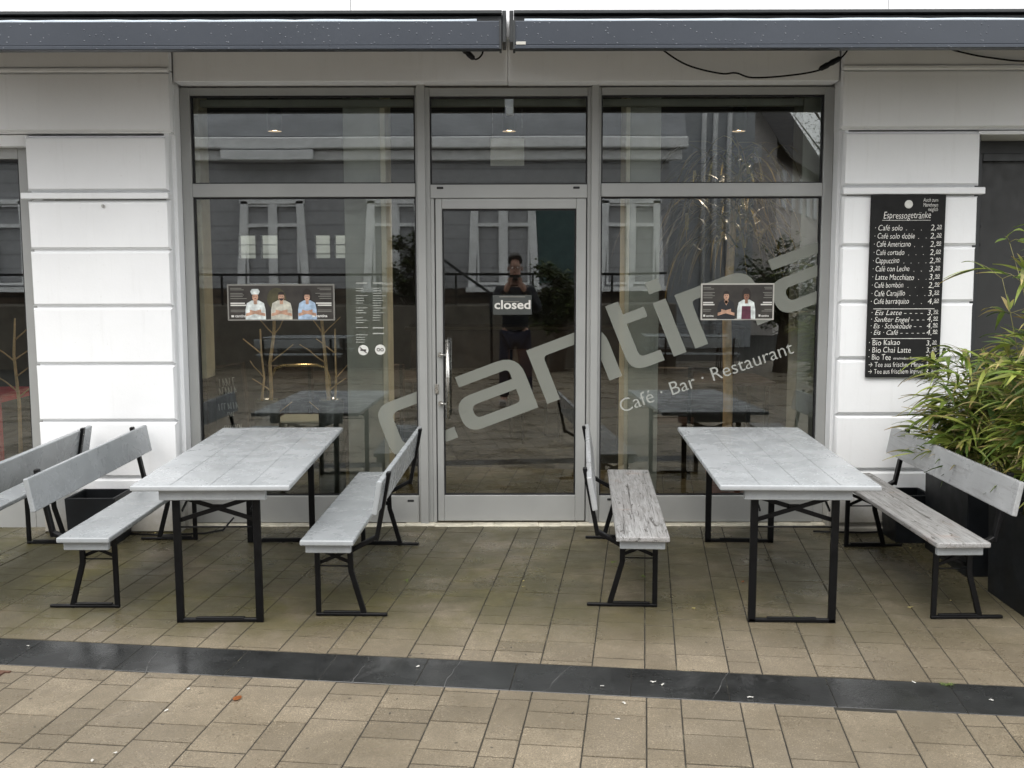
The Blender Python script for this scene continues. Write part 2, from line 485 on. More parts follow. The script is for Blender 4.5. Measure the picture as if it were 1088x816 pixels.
cl_ = extend([ucol(x, 708+49*x/1088) for x in lpx], -7.5, 7.5)
V1, V0 = 4.425, 4.128      # basalt strip between these
WALL_FOOT = D + .03
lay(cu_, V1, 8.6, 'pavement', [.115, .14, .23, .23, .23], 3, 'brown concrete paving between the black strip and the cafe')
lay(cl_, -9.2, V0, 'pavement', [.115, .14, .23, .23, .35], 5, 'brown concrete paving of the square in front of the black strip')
# basalt strip
mb = MB(); rnd = random.Random(9); u = -6
while u < 6:
    L = rnd.choice([.40, .42, .60, .50]); g = .0012
    a, b = u+g, u+L-g
    def P(q, w, z): return mb.bm.verts.new(uv2w(q, w, z))
    c0, c1 = V0+.002, V1-.006
    lo = [P(a, c0, -.04), P(b, c0, -.04), P(b, c1, -.04), P(a, c1, -.04)]
    z = -.0006 + rnd.uniform(-.0005, .0005)
    mi = [P(a, c0, z-.002), P(b, c0, z-.002), P(b, c1, z-.002), P(a, c1, z-.002)]
    e = .002
    hi = [P(a+e, c0+e, z), P(b-e, c0+e, z), P(b-e, c1-e, z), P(a+e, c1-e, z)]
    mb.bm.faces.new(hi)
    for k in range(4):
        k2 = (k+1) % 4; mb.bm.faces.new((lo[k], lo[k2], mi[k2], mi[k])); mb.bm.faces.new((mi[k], mi[k2], hi[k2], hi[k]))
    u += L
strip = tag(mb.build('kerb_strip', 'basalt', normals=False), 'black wet basalt drainage strip across the paving', 'kerb strip', kind='structure')
# quartz veins crossing the basalt
mb = MB()
for px in (152, 372, 478, 580, 762):
    x0 = px + rnd.uniform(-6, 6)
    a = gnd(x0 - 4, 709 + 49*x0/1088); b = gnd(x0 + rnd.uniform(10, 26), 681 + 48*x0/1088)
    pts = [a.lerp(b, t/6) + Vector((rnd.uniform(-.008, .008), rnd.uniform(-.006, .006), 0)) for t in range(7)]
    for p, q in zip(pts, pts[1:]):
        p, q = p.copy(), q.copy()
        d = (q - p).normalized(); s = Vector((-d.y, d.x, 0))*rnd.uniform(.0003, .0016)
        for w in (p, q): w.z = gz(w.y) + .0003
        mb.bm.faces.new([mb.bm.verts.new(w) for w in (p+s, p-s, q-s, q+s)])
mb.build('vein', 'quartz', strip)

# ================================================================ CAFE BUILDING
cafe = thing('cafe_building', 'white plastered cafe building with grey shopfront and rusticated piers', 'building')
def courses(mb, x0, x1, zs, y0=PF, back=D+.15, gap=.014, ch=.013):
    """plaster blocks between the grooves"""
    for a, b in zip(zs, zs[1:]):
        z0, z1 = min(a, b)+gap/2, max(a, b)-gap/2
        # block: flat face, chamfered edges
        pr = [(y0+ch*1.5, z0), (y0, z0+ch), (y0, z1-ch), (y0+ch*1.5, z1)]
        def sec(x, inset):
            return [mb.bm.verts.new((x, y0+.035, z0))] + [mb.bm.verts.new((x, y, z)) for y, z in pr] + [mb.bm.verts.new((x, y0+.035, z1))]
        A = sec(x0, 0); B = sec(x1, 0)
        # chamfer the vertical edges
        for w, dx in ((A, ch), (B, -ch)):
            w[2].co.x += dx; w[3].co.x += dx
        for k in range(len(A)-1): mb.bm.faces.new((A[k], A[k+1], B[k+1], B[k]))
        mb.bm.faces.new(A[::-1]); mb.bm.faces.new(B)
    zb, zt = min(zs), max(zs)
    mb.bx(x0+.018, x1-.018, y0+.03, back, zb-.0, zt)
LX0, LX1 = -3.056, -2.165
RX0, RX1 = 2.062, 2.915
LZ = [.02, .12, .489, .857, 1.2234, 1.5926, 1.948, 2.262]
RZ = [.02, .17, .53, .8907, 1.25, 1.6095, 1.963, 2.281]
mb = MB(); courses(mb, LX0, LX1, LZ); courses(mb, LX0, LX1-.0, [2.312, 2.66])
mb.build('wall', 'plaster', cafe)
mb = MB(); courses(mb, RX0, RX1, RZ); courses(mb, RX0, RX1, [2.334, 2.675])
mb.build('wall', 'plaster', cafe)
# upper courses run on over the neighbouring openings
mb = MB(); courses(mb, -9, -2.128, [2.676, 3.05, 3.24]); mb.build('wall', 'plaster', cafe)
mb = MB(); courses(mb, 2.036, 9, [2.687, 3.055, 3.24]); mb.build('wall', 'plaster', cafe)
# projecting ledges over the first groove
mb = MB(); mb.bx(LX0-.03, LX1+.004, PF-.022, PF+.05, 2.268, 2.306, .004); mb.build('string_course', 'plaster', cafe)
mb = MB(); mb.bx(RX0-.004, RX1+.03, PF-.022, PF+.05, 2.286, 2.328, .004); mb.build('string_course', 'plaster', cafe)
# beads under the top moulding
mb = MB(); mb.bx(-9, -2.135, PF-.014, PF+.04, 3.043, 3.072, .008); mb.bx(2.04, 9, PF-.014, PF+.04, 3.046, 3.076, .008)
build_each(mb, 'moulding', 'plaster', cafe)
# reveals beside the shopfront: two steps
mb = MB()
mb.bx(-2.178, -2.142, D-.10, D+.14, .12, 2.99, .003); mb.bx(2.057, 2.09, D-.10, D+.14, .12, 2.985, .003)
mb.bx(-2.195, -2.165, PF+.04, D+.14, .12, 3.02, .003); mb.bx(2.075, 2.10, PF+.04, D+.14, .12, 3.02, .003)
build_each(mb, 'reveal', 'plaster', cafe)
# lintel beam over the shopfront
mb = MB(); mb.bx(-2.127, -.0365, PF+.05, D+.15, 2.994, 3.239, .003); mb.bx(-.034, 2.035, PF+.05, D+.15, 2.991, 3.239, .003)
build_each(mb, 'lintel', 'plaster', cafe)
# facade above
mb = MB()
xq = [-9, -4.6, -1.0, 2.3, 4.8, 9]
for a, b in zip(xq, xq[1:]): mb.bx(a+.0015, b-.0015, PF-.02, D+.15, 3.241, 7.2, .002)
build_each(mb, 'upper_wall', 'plaster', cafe)
# masonry left and right of the picture
mb = MB(); mb.bx(-9, -4.9, PF, D+.15, .02, 2.66); mb.bx(4.6, 9, PF, D+.15, .02, 2.67); build_each(mb, 'wall', 'plaster', cafe)
# mortar fillet along the foot
mb = MB()
xx = -2.16
while xx < 2.08:
    w = rnd.uniform(.10, .3)
    mb.bx(xx, min(xx+w+.004, 2.08), D-.052-rnd.uniform(0, .02), D+.04, .09, .142+rnd.uniform(-.003, .003), .006); xx += w
mb.build('sill', 'sill_mortar', cafe)

# ---- shopfront: posts and rails proud of the infill
YF = D            # face of frame
T0, T1 = 2.292, 2.378   # transom
TOP = 2.985
fr = MB()
def member(x0, x1, z0, z1, y0=YF, y1=D+.07, bev=.003): fr.bx(x0, x1, y0, y1, z0, z1, bev)
member(-2.14, -2.076, .146, TOP)                 # jambs
member(1.993, 2.055, .146, TOP-.004)
member(-2.0755, -.6345, 2.935, TOP-.002); member(-.5395, .4755, 2.927, TOP-.006); member(.5645, 1.9925, 2.933, TOP-.004)   # head
for x0, x1, a, b in ((-.621, -.5685, -.634, -.540), (.4995, .547, .476, .564)):
    member(a, b, .146, TOP-.002, YF+.006); member(x0, x1, .14, TOP+.012, YF-.022, YF+.0055)
member(-2.0755, -.6345, T0, T1); member(-.5395, .4755, 2.282, 2.369); member(.5645, 1.9925, T0-.002, T1-.002)
member(-2.0755, -.6345, .146, .326); member(.5645, 1.9925, .146, .324)
member(-.5395, -.5150, .146, 2.2815, YF+.008)
frame = fr.build('window_frame', 'frame_grey', cafe)
seal = MB()
def gasket(x0, x1, z0, z1, y=D+.020, w=.009):
    for a in ((x0, x0+w, z0, z1), (x1-w, x1, z0, z1), (x0+w, x1-w, z0, z0+w*.8), (x0+w, x1-w, z1-w*1.2, z1)):
        seal.bx(a[0], a[1], y, y+.03, a[2], a[3])
PANES = [(-2.0755, -.6345, T1, 2.935), (-.5395, .4755, 2.369, 2.927), (.5645, 1.9925, T1-.002, 2.933),
         (-2.0755, -.6345, .326, T0), (.5645, 1.9925, .324, T0-.002)]
for p in PANES: gasket(*p)
seal.build('gasket', 'seal_black', frame)
YG = D + .034
for (x0, x1, z0, z1) in PANES:
    m = MB(); m.bx(x0+.001, x1-.001, YG, YG+.006, z0+.001, z1-.001); m.build('pane', 'glass', frame)
m = MB()
for (x, y) in ((467.5, 199.7), (612.5, 199.4), (436.5, 532), (648.5, 530.5)):
    c = fac(x, y); m.box((c.x, YF-.001, c.z), (.042, .006, .014), .002)
m.build('drain_slot', 'seal_black', frame)

# ---- door leaf
DX0, DX1, DZ0, DZ1 = -.508, .469, .155, 2.279
GX0, GX1, GZ0, GZ1 = -.466, .406, .328, 2.214
dr_ = MB(); y0, y1 = YF+.002, D+.06
dr_.bx(DX0, GX0, y0, y1, DZ0, DZ1, .003); dr_.bx(GX1, DX1, y0, y1, DZ0, DZ1, .003)
dr_.bx(GX0+.0005, GX1-.0005, y0+.0005, y1, GZ1, DZ1, .003); dr_.bx(GX0+.0005, GX1-.0005, y0+.0005, y1, DZ0, GZ0, .003)
door = dr_.build('door', 'frame_grey', cafe)
m = MB(); m.bx(-.5390, .4750, D+.022, D+.06, .148, .1545); m.bx(-.5145, -.5085, D+.026, D+.06, .148, 2.281); m.bx(.4695, .4750, D+.026, D+.06, .148, 2.281); m.bx(-.539, .475, D+.03, D+.06, 2.2795, 2.2818)
m.build('threshold', 'seal_black', door)
m = MB(); m.bx(GX0+.001, GX1-.001, YG, YG+.006, GZ0+.001, GZ1-.001); m.build('pane', 'glass', door)
seal = MB(); gasket(GX0, GX1, GZ0, GZ1, D+.018); seal.build('gasket', 'seal_black', door)
hx = fac(475.8, 400, D-.06)
zt, zb = fac(475.8, 361, D-.06).z, fac(475.8, 445, D-.06).z
m = MB(); m.tube([(hx.x, D-.06, zb), (hx.x, D-.06, zt)], .0135, 16)
for yy in (377, 429):
    z = fac(470, yy, D-.03).z
    m.tube([(hx.x, D-.06, z), (hx.x-.03, D-.035, z)], .007, 10); m.tube([(hx.x-.053, D-.024, z), (hx.x-.053, D+.004, z)], .015, 18); m.tube([(hx.x-.053, D-.022, z), (hx.x-.028, D-.036, z)], .007, 10)
m.build('handle', 'stainless', door)
c = fac(464, 413)
m = MB(); m.box((c.x, D-.003, c.z), (.026, .012, .066), .005, seg=3); m.build('lock', 'stainless', door)

# ---- big lettering on the glass, cut where the frames interrupt it
TH = 20.5; LU = Vector((math.cos(R(TH)), math.sin(R(TH)))); LV = Vector((-math.sin(R(21.5)), math.cos(R(21.5))))
ORX, ORY = 581.5, 429.2
def lpt(u, v, Y):
    x = ORX + u*LU.x + v*LV.x; y = ORY - (u*LU.y + v*LV.y)
    return fac(x, y, Y)
def rnd_poly(pts, n=6):
    """pts: (u, v, radius)"""
    out = []; m = len(pts)
    for i, (x, y, r) in enumerate(pts):
        p = Vector((x, y)); a = Vector(pts[i-1][:2]); b = Vector(pts[(i+1) % m][:2])
        if r <= 0: out.append(p); continue
        da, db = (a-p).normalized(), (b-p).normalized()
        k = min(r, (a-p).length*.49, (b-p).length*.49)
        s, e = p+da*k, p+db*k
        for t in range(n+1):
            t /= n; out.append(s*(1-t)**2 + p*2*t*(1-t) + e*t*t)
    return out
def letter(kind, u0):
    S = []
    if kind == 'a':
        S.append([(10, 61, 0), (10, 49, 0), (62, 49, 5), (65, 37.5, 3), (14, 37.5, 15), (0, 24, 2), (0, 0, 18), (81, 0, 0), (81, 61, 24)])
        S[0] = [(10, 61, 0), (10, 49.3, 0), (66, 49.3, 6), (66, 38, 0), (0, 38, 18), (0, 0, 18), (81, 0, 0), (81, 61, 24)]
        S.append([(15, 26.5, 7), (66, 26.5, 0), (66, 12, 6), (15, 12, 7)])
    if kind == 'n':
        S.append([(0, 61, 0), (0, 0, 0), (14.5, 0, 0), (14.5, 49, 5), (70.5, 49, 8), (70.5, 0, 0), (85, 0, 0), (85, 61, 24)])
    if kind == 't':
        S.append([(0, 75.6, 0), (0, 0, 20), (38, 0, 0), (38, 12, 0), (14.5, 12, 7), (14.5, 50, 0), (38, 50, 0), (38, 61, 0), (14.5, 61, 0), (14.5, 75.6, 0)])
    if kind == 'i':
        S.append([(0, 61, 0), (0, 0, 0), (14.5, 0, 0), (14.5, 61, 0)])
        S.append([(0, 84, 0), (0, 71, 0), (14.5, 71, 0), (14.5, 84, 0)])
    if kind == 'c':
        S.append([(72, 61, 0), (0, 61, 18), (0, 0, 18), (72, 0, 0), (72, 12, 0), (15, 12, 9), (15, 49, 9), (72, 49, 0)])
    return [[(p.x+u0, p.y) for p in rnd_poly(s)] for s in S]
LET = letter('c', -173) + letter('a', -91) + letter('n', 0) + letter('t', 95.2) + letter('i', 143.5) + letter('n', 168) + letter('a', 264)
YL = YG - .0012
cu = bpy.data.curves.new('lettering', 'CURVE'); cu.dimensions = '2D'; cu.fill_mode = 'BOTH'
for poly in LET:
    sp = cu.splines.new('POLY'); sp.points.add(len(poly)-1); sp.use_cyclic_u = True
    for k, (u, v) in enumerate(poly):
        w = lpt(u, v, YL); sp.points[k].co = (w.x, w.z, 0, 1)
tmp = bpy.data.objects.new('t', cu); COL.objects.link(tmp); bpy.context.view_layer.update()
LM = bpy.data.meshes.new_from_object(tmp.evaluated_get(bpy.context.evaluated_depsgraph_get())); bpy.data.objects.remove(tmp); bpy.data.curves.remove(cu)
sub = MB()
M0 = wallM(0, 0, YL)
for (t, x, y) in (('Café · Bar · Restaurant', 660, 439),):
    w = fac(x, y, YL); w2 = fac(844, 375, YL)
    vs, fs = text_verts(t, 1, offset=-.004)
    L = max(v.x for v in vs); tgt = (w2-w); sc = tgt.length/L; ang = math.atan2(tgt.z, tgt.x)
    add_text(sub, t, sc, wallM(w.x, w.z, YL, ang), offset=-.004*sc)
SUBM = bpy.data.meshes.new('s'); sub.bm.to_mesh(SUBM); sub.bm.free()
def clip_letters(src, x0, x1, xz=True):
    m = MB(); m.bm.from_mesh(src)
    if xz:
        for v in m.bm.verts: v.co = (v.co.x, YL, v.co.y)
    for co, no in (((x0, 0, 0), (-1, 0, 0)), ((x1, 0, 0), (1, 0, 0))):
        bmesh.ops.bisect_plane(m.bm, geom=m.bm.verts[:]+m.bm.edges[:]+m.bm.faces[:], plane_co=co, plane_no=no, clear_outer=True)
    return m
clip_letters(LM, -2.07, -.638).build('lettering', 'etched_film', frame)
clip_letters(LM, .567, 1.99).build('lettering', 'etched_film', frame)
clip_letters(LM, GX0+.003, GX1-.003).build('lettering', 'etched_film', door)
clip_letters(SUBM, .567, 1.99, False).build('tagline', 'thin_film', frame)

# opening hours and round stickers on the left pane
m = MB(); rr = random.Random(4)
for col_, (xa, yb) in enumerate(((378, 365), (396, 362))):
    y = 300
    while y < yb:
        bold = y in (300, ) or (col_ == 1 and y > 346)
        w = rr.uniform(7, 14) if not bold else 12
        a = fac(xa, y, YL); b = fac(xa+w, y+(1.4 if bold else .7), YL)
        if rr.random() < .82: m.bm.faces.new([m.bm.verts.new(q) for q in ((a.x, YL, a.z), (b.x, YL, a.z), (b.x, YL, b.z), (a.x, YL, b.z))])
        y += 2.6 if not bold else 6
m.build('opening_hours', 'thin_film', frame)
for i, (x, y) in enumerate(((386, 372), (404, 371.5))):
    c = fac(x, y, YL)
    m = MB(); m.disc((c.x, YL, c.z), .034, th=.001); st = m.build('sticker', 'sticker_white', frame)
    m = MB(); Y = YL-.0018
    if i == 0:
        m.box((c.x, Y, c.z), (.038, .001, .010)); m.box((c.x, Y-.001, c.z), (.058, .001, .006), rot=Matrix.Rotation(R(40), 4, 'Y'))
    else:
        for dx in (-.012, .013): m.lathe((0, 0, 0), [(.007, 0), (.011, 0), (.011, .001), (.007, .001), (.007, 0)], 14)
        bmesh.ops.transform(m.bm, matrix=Matrix.Rotation(R(90), 4, 'X'), verts=m.bm.verts)
        h = len(m.bm.verts)//2; m.bm.verts.ensure_lookup_table()
        for k, v in enumerate(m.bm.verts): v.co += Vector((c.x+(-.012 if k < h else .012), Y, c.z))
    m.build('pictogram', 'ink_dark', st)

# ---- neighbouring shop window on the left
m = MB(); ly = D-.06
m.bx(-3.165, -3.09, ly, ly+.07, .12, 2.60, .003); m.bx(-4.9, -3.1655, ly, ly+.07, 2.53, 2.60, .003); m.bx(-4.9, -3.1655, ly, ly+.07, .12, .34, .003)
nw = m.build('shop_window', 'frame_grey', cafe)
m = MB(); m.bx(-4.9, -3.166, ly+.034, ly+.04, .341, 2.529); m.build('pane', 'glass', nw)
m = MB(); m.bx(-3.176, -3.1655, ly+.015, ly+.03, .341, 2.529); m.bx(-4.9, -3.1765, ly+.015, ly+.03, 2.516, 2.529); m.build('gasket', 'seal_black', nw)
m = MB(); m.bx(-4.9, -3.06, PF+.06, D+.15, 2.60, 2.672, .004); m.bx(-3.088, -3.03, ly+.02, D+.15, .1, 2.60); build_each(m, 'reveal', 'plaster', cafe)
# ---- doorway on the right
m = MB()
m.bx(2.90, 4.6, PF+.01, D+.30, 2.655, 2.676); build_each(m, 'reveal', 'plaster', cafe)
zd = fac(1070, 163, D+.12).z
m = MB(); m.bx(2.875, 2.925, PF+.035, D+.2, .02, 2.652); m.bx(2.926, 3.07, D+.12, D+.2, .1, zd, .003); m.bx(3.0705, 4.6, D+.12, D+.2, zd-.05, zd, .003); m.bx(2.926, 4.6, D+.14, D+.2, zd+.001, 2.654)
dd = m.build('doorway_frame', 'frame_dark', cafe)
m = MB(); m.bx(3.072, 4.6, D+.17, D+.2, .1, zd-.052); m.build('door_panel', 'door_grey', dd)
m = MB()
for k, z in enumerate((2.10, 1.98, 1.80)): m.tube([(3.09, D+.165, z), (3.09, D+.171, z)], .012, 12)
m.build('hinge', 'seal_black', dd)

# ---- the room behind the glass
m = MB(); m.bx(-7, 3.05, D+.16, D+7.2, .08, .138); tag(m.build('floor', 'room_floor'), 'dark brown floor of the room behind the shopfront', 'floor', kind='structure')
m = MB()
BY = D+7.0
WZ0, WZ1 = 2.00, 2.30
holes = [(-3.62, -3.40), (-3.33, -3.11), (-2.62, -2.42), (-2.36, -2.14)]
m.bx(-7, 3.05, BY, BY+.12, .138, WZ0); m.bx(-7, 3.05, BY, BY+.12, WZ1, 3.3)
e = [-7] + [q for h in holes for q in h] + [3.05]
for k in range(0, len(e), 2): m.bx(e[k], e[k+1], BY, BY+.12, WZ0, WZ1)
m.bx(-7.1, -7, D+.16, BY+.12, .1, 3.3); m.bx(3.05, 3.15, D+.2, BY+.12, .1, 3.3)
build_each(m, 'room_wall', 'room_wall', cafe)
m = MB()
for a, b in holes:
    for z in (2.05, 2.17): m.bx(a, b, BY+.02, BY+.035, z, z+.012)
m.build('rear_window_bar', 'pillar_grey', cafe)
m = MB(); m.bx(-7, 3.05, BY+1.2, BY+1.4, -.2, 4.2); m.build('dimming_wall', 'pillar_grey', cafe)  # added wall behind the rear windows, dims the brightness seen through them
m = MB(); m.bx(-7, 3.05, D+.16, BY+.12, 3.22, 3.3); m.build('room_ceiling', 'room_ceiling', cafe)
m = MB(); m.bx(-2.05, 1.89, D+.14, D+.19, 2.885, 2.93); m.build('curtain_rail', 'pillar_grey', cafe)
# posts and returns behind the panes
for (x0, x1, y0, y1, mat, zb) in ((-2.20, -2.062, D+.14, D+.34, 'cream_paint', 1.10), (-1.135, -.888, D+.24, D+.5, 'pillar_grey', .138), (-.885, -.850, D+.20, D+.52, 'cream_paint', .138),
                              (.775, .98, D+.24, D+.5, 'pillar_grey', .138), (.742, .772, D+.20, D+.52, 'cream_paint', .138), (1.90, 2.10, D+.16, D+.4, 'pillar_grey', .138)):
    m = MB(); m.bx(x0, x1, y0, y1, zb, 3.21, .004); m.build('pillar', mat, cafe)
m = MB(); m.bx(-2.20, -2.062, D+.14, D+.34, .138, 1.098, .004); m.build('pillar', 'dark_wood', cafe)

# ================================================================ SIGNS AND POSTERS ON THE GLASS
a, b = fac(523.5, 313.5, YG-.012), fac(565, 334.5, YG-.012)
cs = thing('closed_sign', 'dark grey closed sign hanging in the glass door', 'sign', ((a.x+b.x)/2, YG-.012, b.z))
m = MB(); m.bx(a.x, b.x, YG-.012, YG-.006, b.z, a.z, .002); m.build('board', 'sign_grey', cs)
m = MB(); cx = (a.x+b.x)/2; vs, fs = text_verts('closed', 1, offset=.012); w = max(v.x for v in vs)
sc = (b.x-a.x)*.93/w; add_text(m, 'closed', sc, wallM(cx-(b.x-a.x)*.465, b.z+.040, YG-.0135) @ Matrix.Diagonal((1, .86, 1, 1)), offset=.02*sc)
m.build('lettering', 'print_white', cs)
m = MB(); m.bx(cx-.055, cx+.045, YG-.0138, YG-.0128, b.z+.084, b.z+.0885); m.bx(cx-.085, cx+.085, YG-.0138, YG-.0128, a.z-.014, a.z-.009); m.build('small_print', 'print_grey', cs)

def ell(cx, cz, rx, rz, n=16, a0=0, a1=360):
    return [(cx+rx*math.cos(R(a0+(a1-a0)*k/n)), cz+rz*math.sin(R(a0+(a1-a0)*k/n))) for k in range(n)]
def poster(x0, y0, x1, y1, label, figs, Y=None, edge='poster_edge'):
    Y = Y or YG - .006
    a, b = fac(x0, y0, Y), fac(x1, y1, Y); W, H = b.x-a.x, a.z-b.z
    t = thing('poster', label, 'poster', ((a.x+b.x)/2, Y, b.z))
    m = MB(); m.bx(a.x, b.x, Y, Y+.004, b.z, a.z); m.build('border', edge, t)
    e = .010; m = MB(); m.bx(a.x+e, b.x-e, Y-.002, Y-.0005, b.z+e, a.z-e); m.build('print', 'poster_dark', t)
    layers = {}
    def sh(mat, pts, lev):
        m = layers.setdefault(mat, MB()); M = wallM(a.x, b.z, Y-.0025-.0006*lev)
        m.prism([(p[0]*W, p[1]*H) for p in pts], M, .0003)
    # text columns: lines too small to read
    rr = random.Random(len(label))
    for side in (0, 1):
        for (yy, n_, bold) in ((.88, 2, 0), (.74, 3, 0), (.60, 1, 0), (.46, 2, 1), (.28, 2, 0)):
            for k in range(n_):
                w = rr.uniform(.10, .16); h = .034 if bold else .016; y = yy - k*(.055 if bold else .042)
                x = .03 if side == 0 else .97 - w
                sh('print_white' if bold else 'print_grey', [(x, y), (x+w, y), (x+w, y+h), (x, y+h)], 1)
    for f in figs: f(sh)
    for mat, m in layers.items():
        m.build('figure' if mat.startswith('print_s') or 'cloth' in mat or 'hair' in mat else 'text_block', mat, t, normals=True)
    m = MB()
    for x in (.035, .80 if len(figs) == 3 else .79):
        vs, fs = text_verts('cantina', 1, offset=.02); sc = W*.105/max(v.x for v in vs)
        add_text(m, 'cantina', sc, wallM(a.x+W*(x+.035), b.z+H*.095, Y-.004), offset=.02*sc)
        m.prism([(a.x+W*x, b.z+H*.095), (a.x+W*(x+.025), b.z+H*.095), (a.x+W*(x+.025), b.z+H*.15), (a.x+W*x, b.z+H*.15)], Matrix.Translation((0, Y-.004, 0)) @ Matrix.Rotation(R(90), 4, 'X'), .0003)
    m.build('lettering', 'print_white', t)
def fig(cx, w, skin, cloth, hair='hair_dark', hat=False, beard=False, longhair=False, apron=None, sleeves=True, vneck=False, rise=0):
    def f(sh):
        hw = w/2
        if longhair: sh(hair, ell(cx, .66, hw*.52, .22), 1)
        # torso
        sh(cloth, [(cx-hw, .03), (cx-hw*.98, .30), (cx-hw*.84, .48), (cx-hw*.35, .555), (cx+hw*.35, .555), (cx+hw*.84, .48), (cx+hw*.98, .30), (cx+hw, .03)], 2)
        sh(skin, [(cx-hw*.16, .45), (cx+hw*.16, .45), (cx+hw*.16, .60), (cx-hw*.16, .60)], 3)
        if vneck: sh(skin, [(cx-hw*.28, .53), (cx, .40), (cx+hw*.28, .53)], 3)
        if apron:
            sh(apron, [(cx-hw*.52, .03), (cx-hw*.48, .38), (cx+hw*.48, .38), (cx+hw*.52, .03)], 3)
        # folded arms
        if sleeves:
            sh(skin, [(cx-hw*.95, .12), (cx+hw*.55, .23), (cx+hw*.55, .31), (cx-hw*.95, .20)], 4)
            sh(skin, [(cx+hw*.95, .12), (cx-hw*.55, .22), (cx-hw*.55, .30), (cx+hw*.95, .20)], 5)
        # head
        sh(skin, ell(cx, .650, hw*.30, .115), 4)
        if hat:
            sh(cloth, [(cx-hw*.34, .72), (cx+hw*.34, .72), (cx+hw*.46, .80), (cx+hw*.30, .87), (cx-hw*.30, .87), (cx-hw*.46, .80)], 6)
        else:
            sh(hair, [(cx-hw*.30, .66), (cx-hw*.24, .71), (cx+hw*.24, .71), (cx+hw*.30, .66), (cx+hw*.26, .77), (cx, .80), (cx-hw*.26, .77)], 6)
        if beard: sh(hair, [(cx-hw*.24, .63), (cx-hw*.12, .61), (cx+hw*.12, .61), (cx+hw*.24, .63), (cx+hw*.16, .565), (cx, .545), (cx-hw*.16, .565)], 5)
        for dx in (-.1, .1): sh('print_cloth_black', ell(cx+dx*hw, .67, hw*.04, .012, 8), 7)
        sh('print_cloth_wine', ell(cx, .605, hw*.09, .010, 8), 7)
    return f
poster(241, 302, 356, 340.5, 'wide dark poster with a chef and two other people in the left pane', [
    lambda sh: sh('print_olive', ell(.46, .60, .09, .30), .5),
    fig(.262, .19, 'print_skin', 'print_cloth_white', hat=True), fig(.505, .20, 'print_skin', 'print_cloth_cream', beard=True), fig(.745, .175, 'print_skin', 'print_cloth_blue', longhair=True)], edge='print_grey')
poster(745, 301, 822, 340, 'dark poster with a waiter and an aproned waitress in the right pane', [
    fig(.345, .24, 'print_skin', 'print_cloth_black', vneck=True), fig(.62, .25, 'print_skin_brown', 'print_cloth_white', longhair=True, apron='print_cloth_wine', sleeves=False)], Y=YG-.006)

# ================================================================ CHALK MENU BOARD
bc = [fac(927, 207, PF-.028), fac(1005, 207.5, PF-.028), fac(921.5, 401, PF-.028), fac(1000, 401, PF-.028)]
bx0, bx1, bz0, bz1 = 2.236, 2.700, bc[2].z, bc[0].z
brd = thing('menu_board', 'tall black menu board with white chalk writing on the right pier', 'menu board', ((bx0+bx1)/2, PF, bz0))
m = MB(); m.bx(bx0, bx1, PF-.026, PF-.002, bz0, bz1, .003); m.build('slate', 'chalkboard_slate', brd)
m = MB(); BW, BH = bx1-bx0, bz1-bz0; BYY = PF-.0275
def chalk(s, u, v, size, right=False, wob=.065, shear=.14, width=None, off=-.0004):
    """u, v: fractions of the board from its top left"""
    sc = size
    if width:
        vs, fs = text_verts(s, 1); w = max(q.x for q in vs); sx = width*BW/w/size
    else: sx = 1
    M = wallM(bx0+u*BW, bz1-v*BH, BYY, R(random.uniform(-.6, .9))) @ Matrix.Diagonal((sx, 1, 1, 1))
    add_text(m, s, sc, M, wob=wob, shear=shear, offset=off*size/.05, align='RIGHT' if right else 'LEFT')
chalk('Auch zum', .69, .038, .034, width=.20); chalk('Mitnehmen', .69, .064, .034, width=.20); chalk('möglich', .76, .088, .034, width=.13)
chalk('Espressogetränke', .16, .128, .062, width=.64)
m.bx(bx0+.15*BW, bx0+.80*BW, BYY-.0004, BYY, bz1-.1385*BH, bz1-.1365*BH)
rows = [('· Café solo', '2.²°'), ('· Café solo doble', '2.²°'), ('· Café Americano', '2.⁹°'), ('· Café cortado', '2.⁰°'), ('· Cappuccino', '2.⁹°'), ('· Café con Leche', '3.²°'),
        ('· Latte Macchiato', '3.⁹°'), ('· Café bombón', '2.⁹°'), ('· Café Carajillo', '3.⁵°'), ('· Café barraquito', '4.⁵°')]
def price(p, v, size=.052):
    main = p[:2].replace('.', ','); chalk(main, .80, v, size, wob=.03)
    sup = {'²': '2', '⁹': '9', '⁰': '0', '⁵': '5'}[p[2]]
    chalk(sup+'0', .885, v-.011, size*.6, wob=.02)
    m.bx(bx0+.885*BW, bx0+.955*BW, BYY-.0004, BYY, bz1-(v-.006)*BH, bz1-(v-.0085)*BH)
wid = {0: .38, 1: .55, 2: .50, 3: .42, 4: .36, 5: .50, 6: .57, 7: .43, 8: .46, 9: .52}
for k, (t, p) in enumerate(rows):
    v = .192 + k*.0447; chalk(t, .045 - k*.002, v, .050, width=wid[k])
    x = .09 + wid[k]
    while x < .76: chalk('.', x, v, .04); x += .10
    price(p, v)
m.bx(bx0+.07*BW, bx0+.90*BW, BYY-.0004, BYY, bz1-.622*BH, bz1-.619*BH)
for k, (t, p, w) in enumerate((('· Eis Latte', '3.⁹°', .42), ('· Sanfter Engel', '4.⁹°', .52), ('· Eis · Schokolade', '4.⁹°', .56), ('· Eis · Café', '4.⁹°', .38))):
    v = .655 + k*.0365; chalk(t, .03, v, .046, width=w, shear=.3)
    x = .07 + w
    while x < .75: m.bx(bx0+x*BW, bx0+(x+.03)*BW, BYY-.0004, BYY, bz1-(v-.008)*BH, bz1-(v-.0105)*BH); x += .075
    price(p, v, .050)
m.bx(bx0+.06*BW, bx0+.87*BW, BYY-.0004, BYY, bz1-.786*BH, bz1-.783*BH)
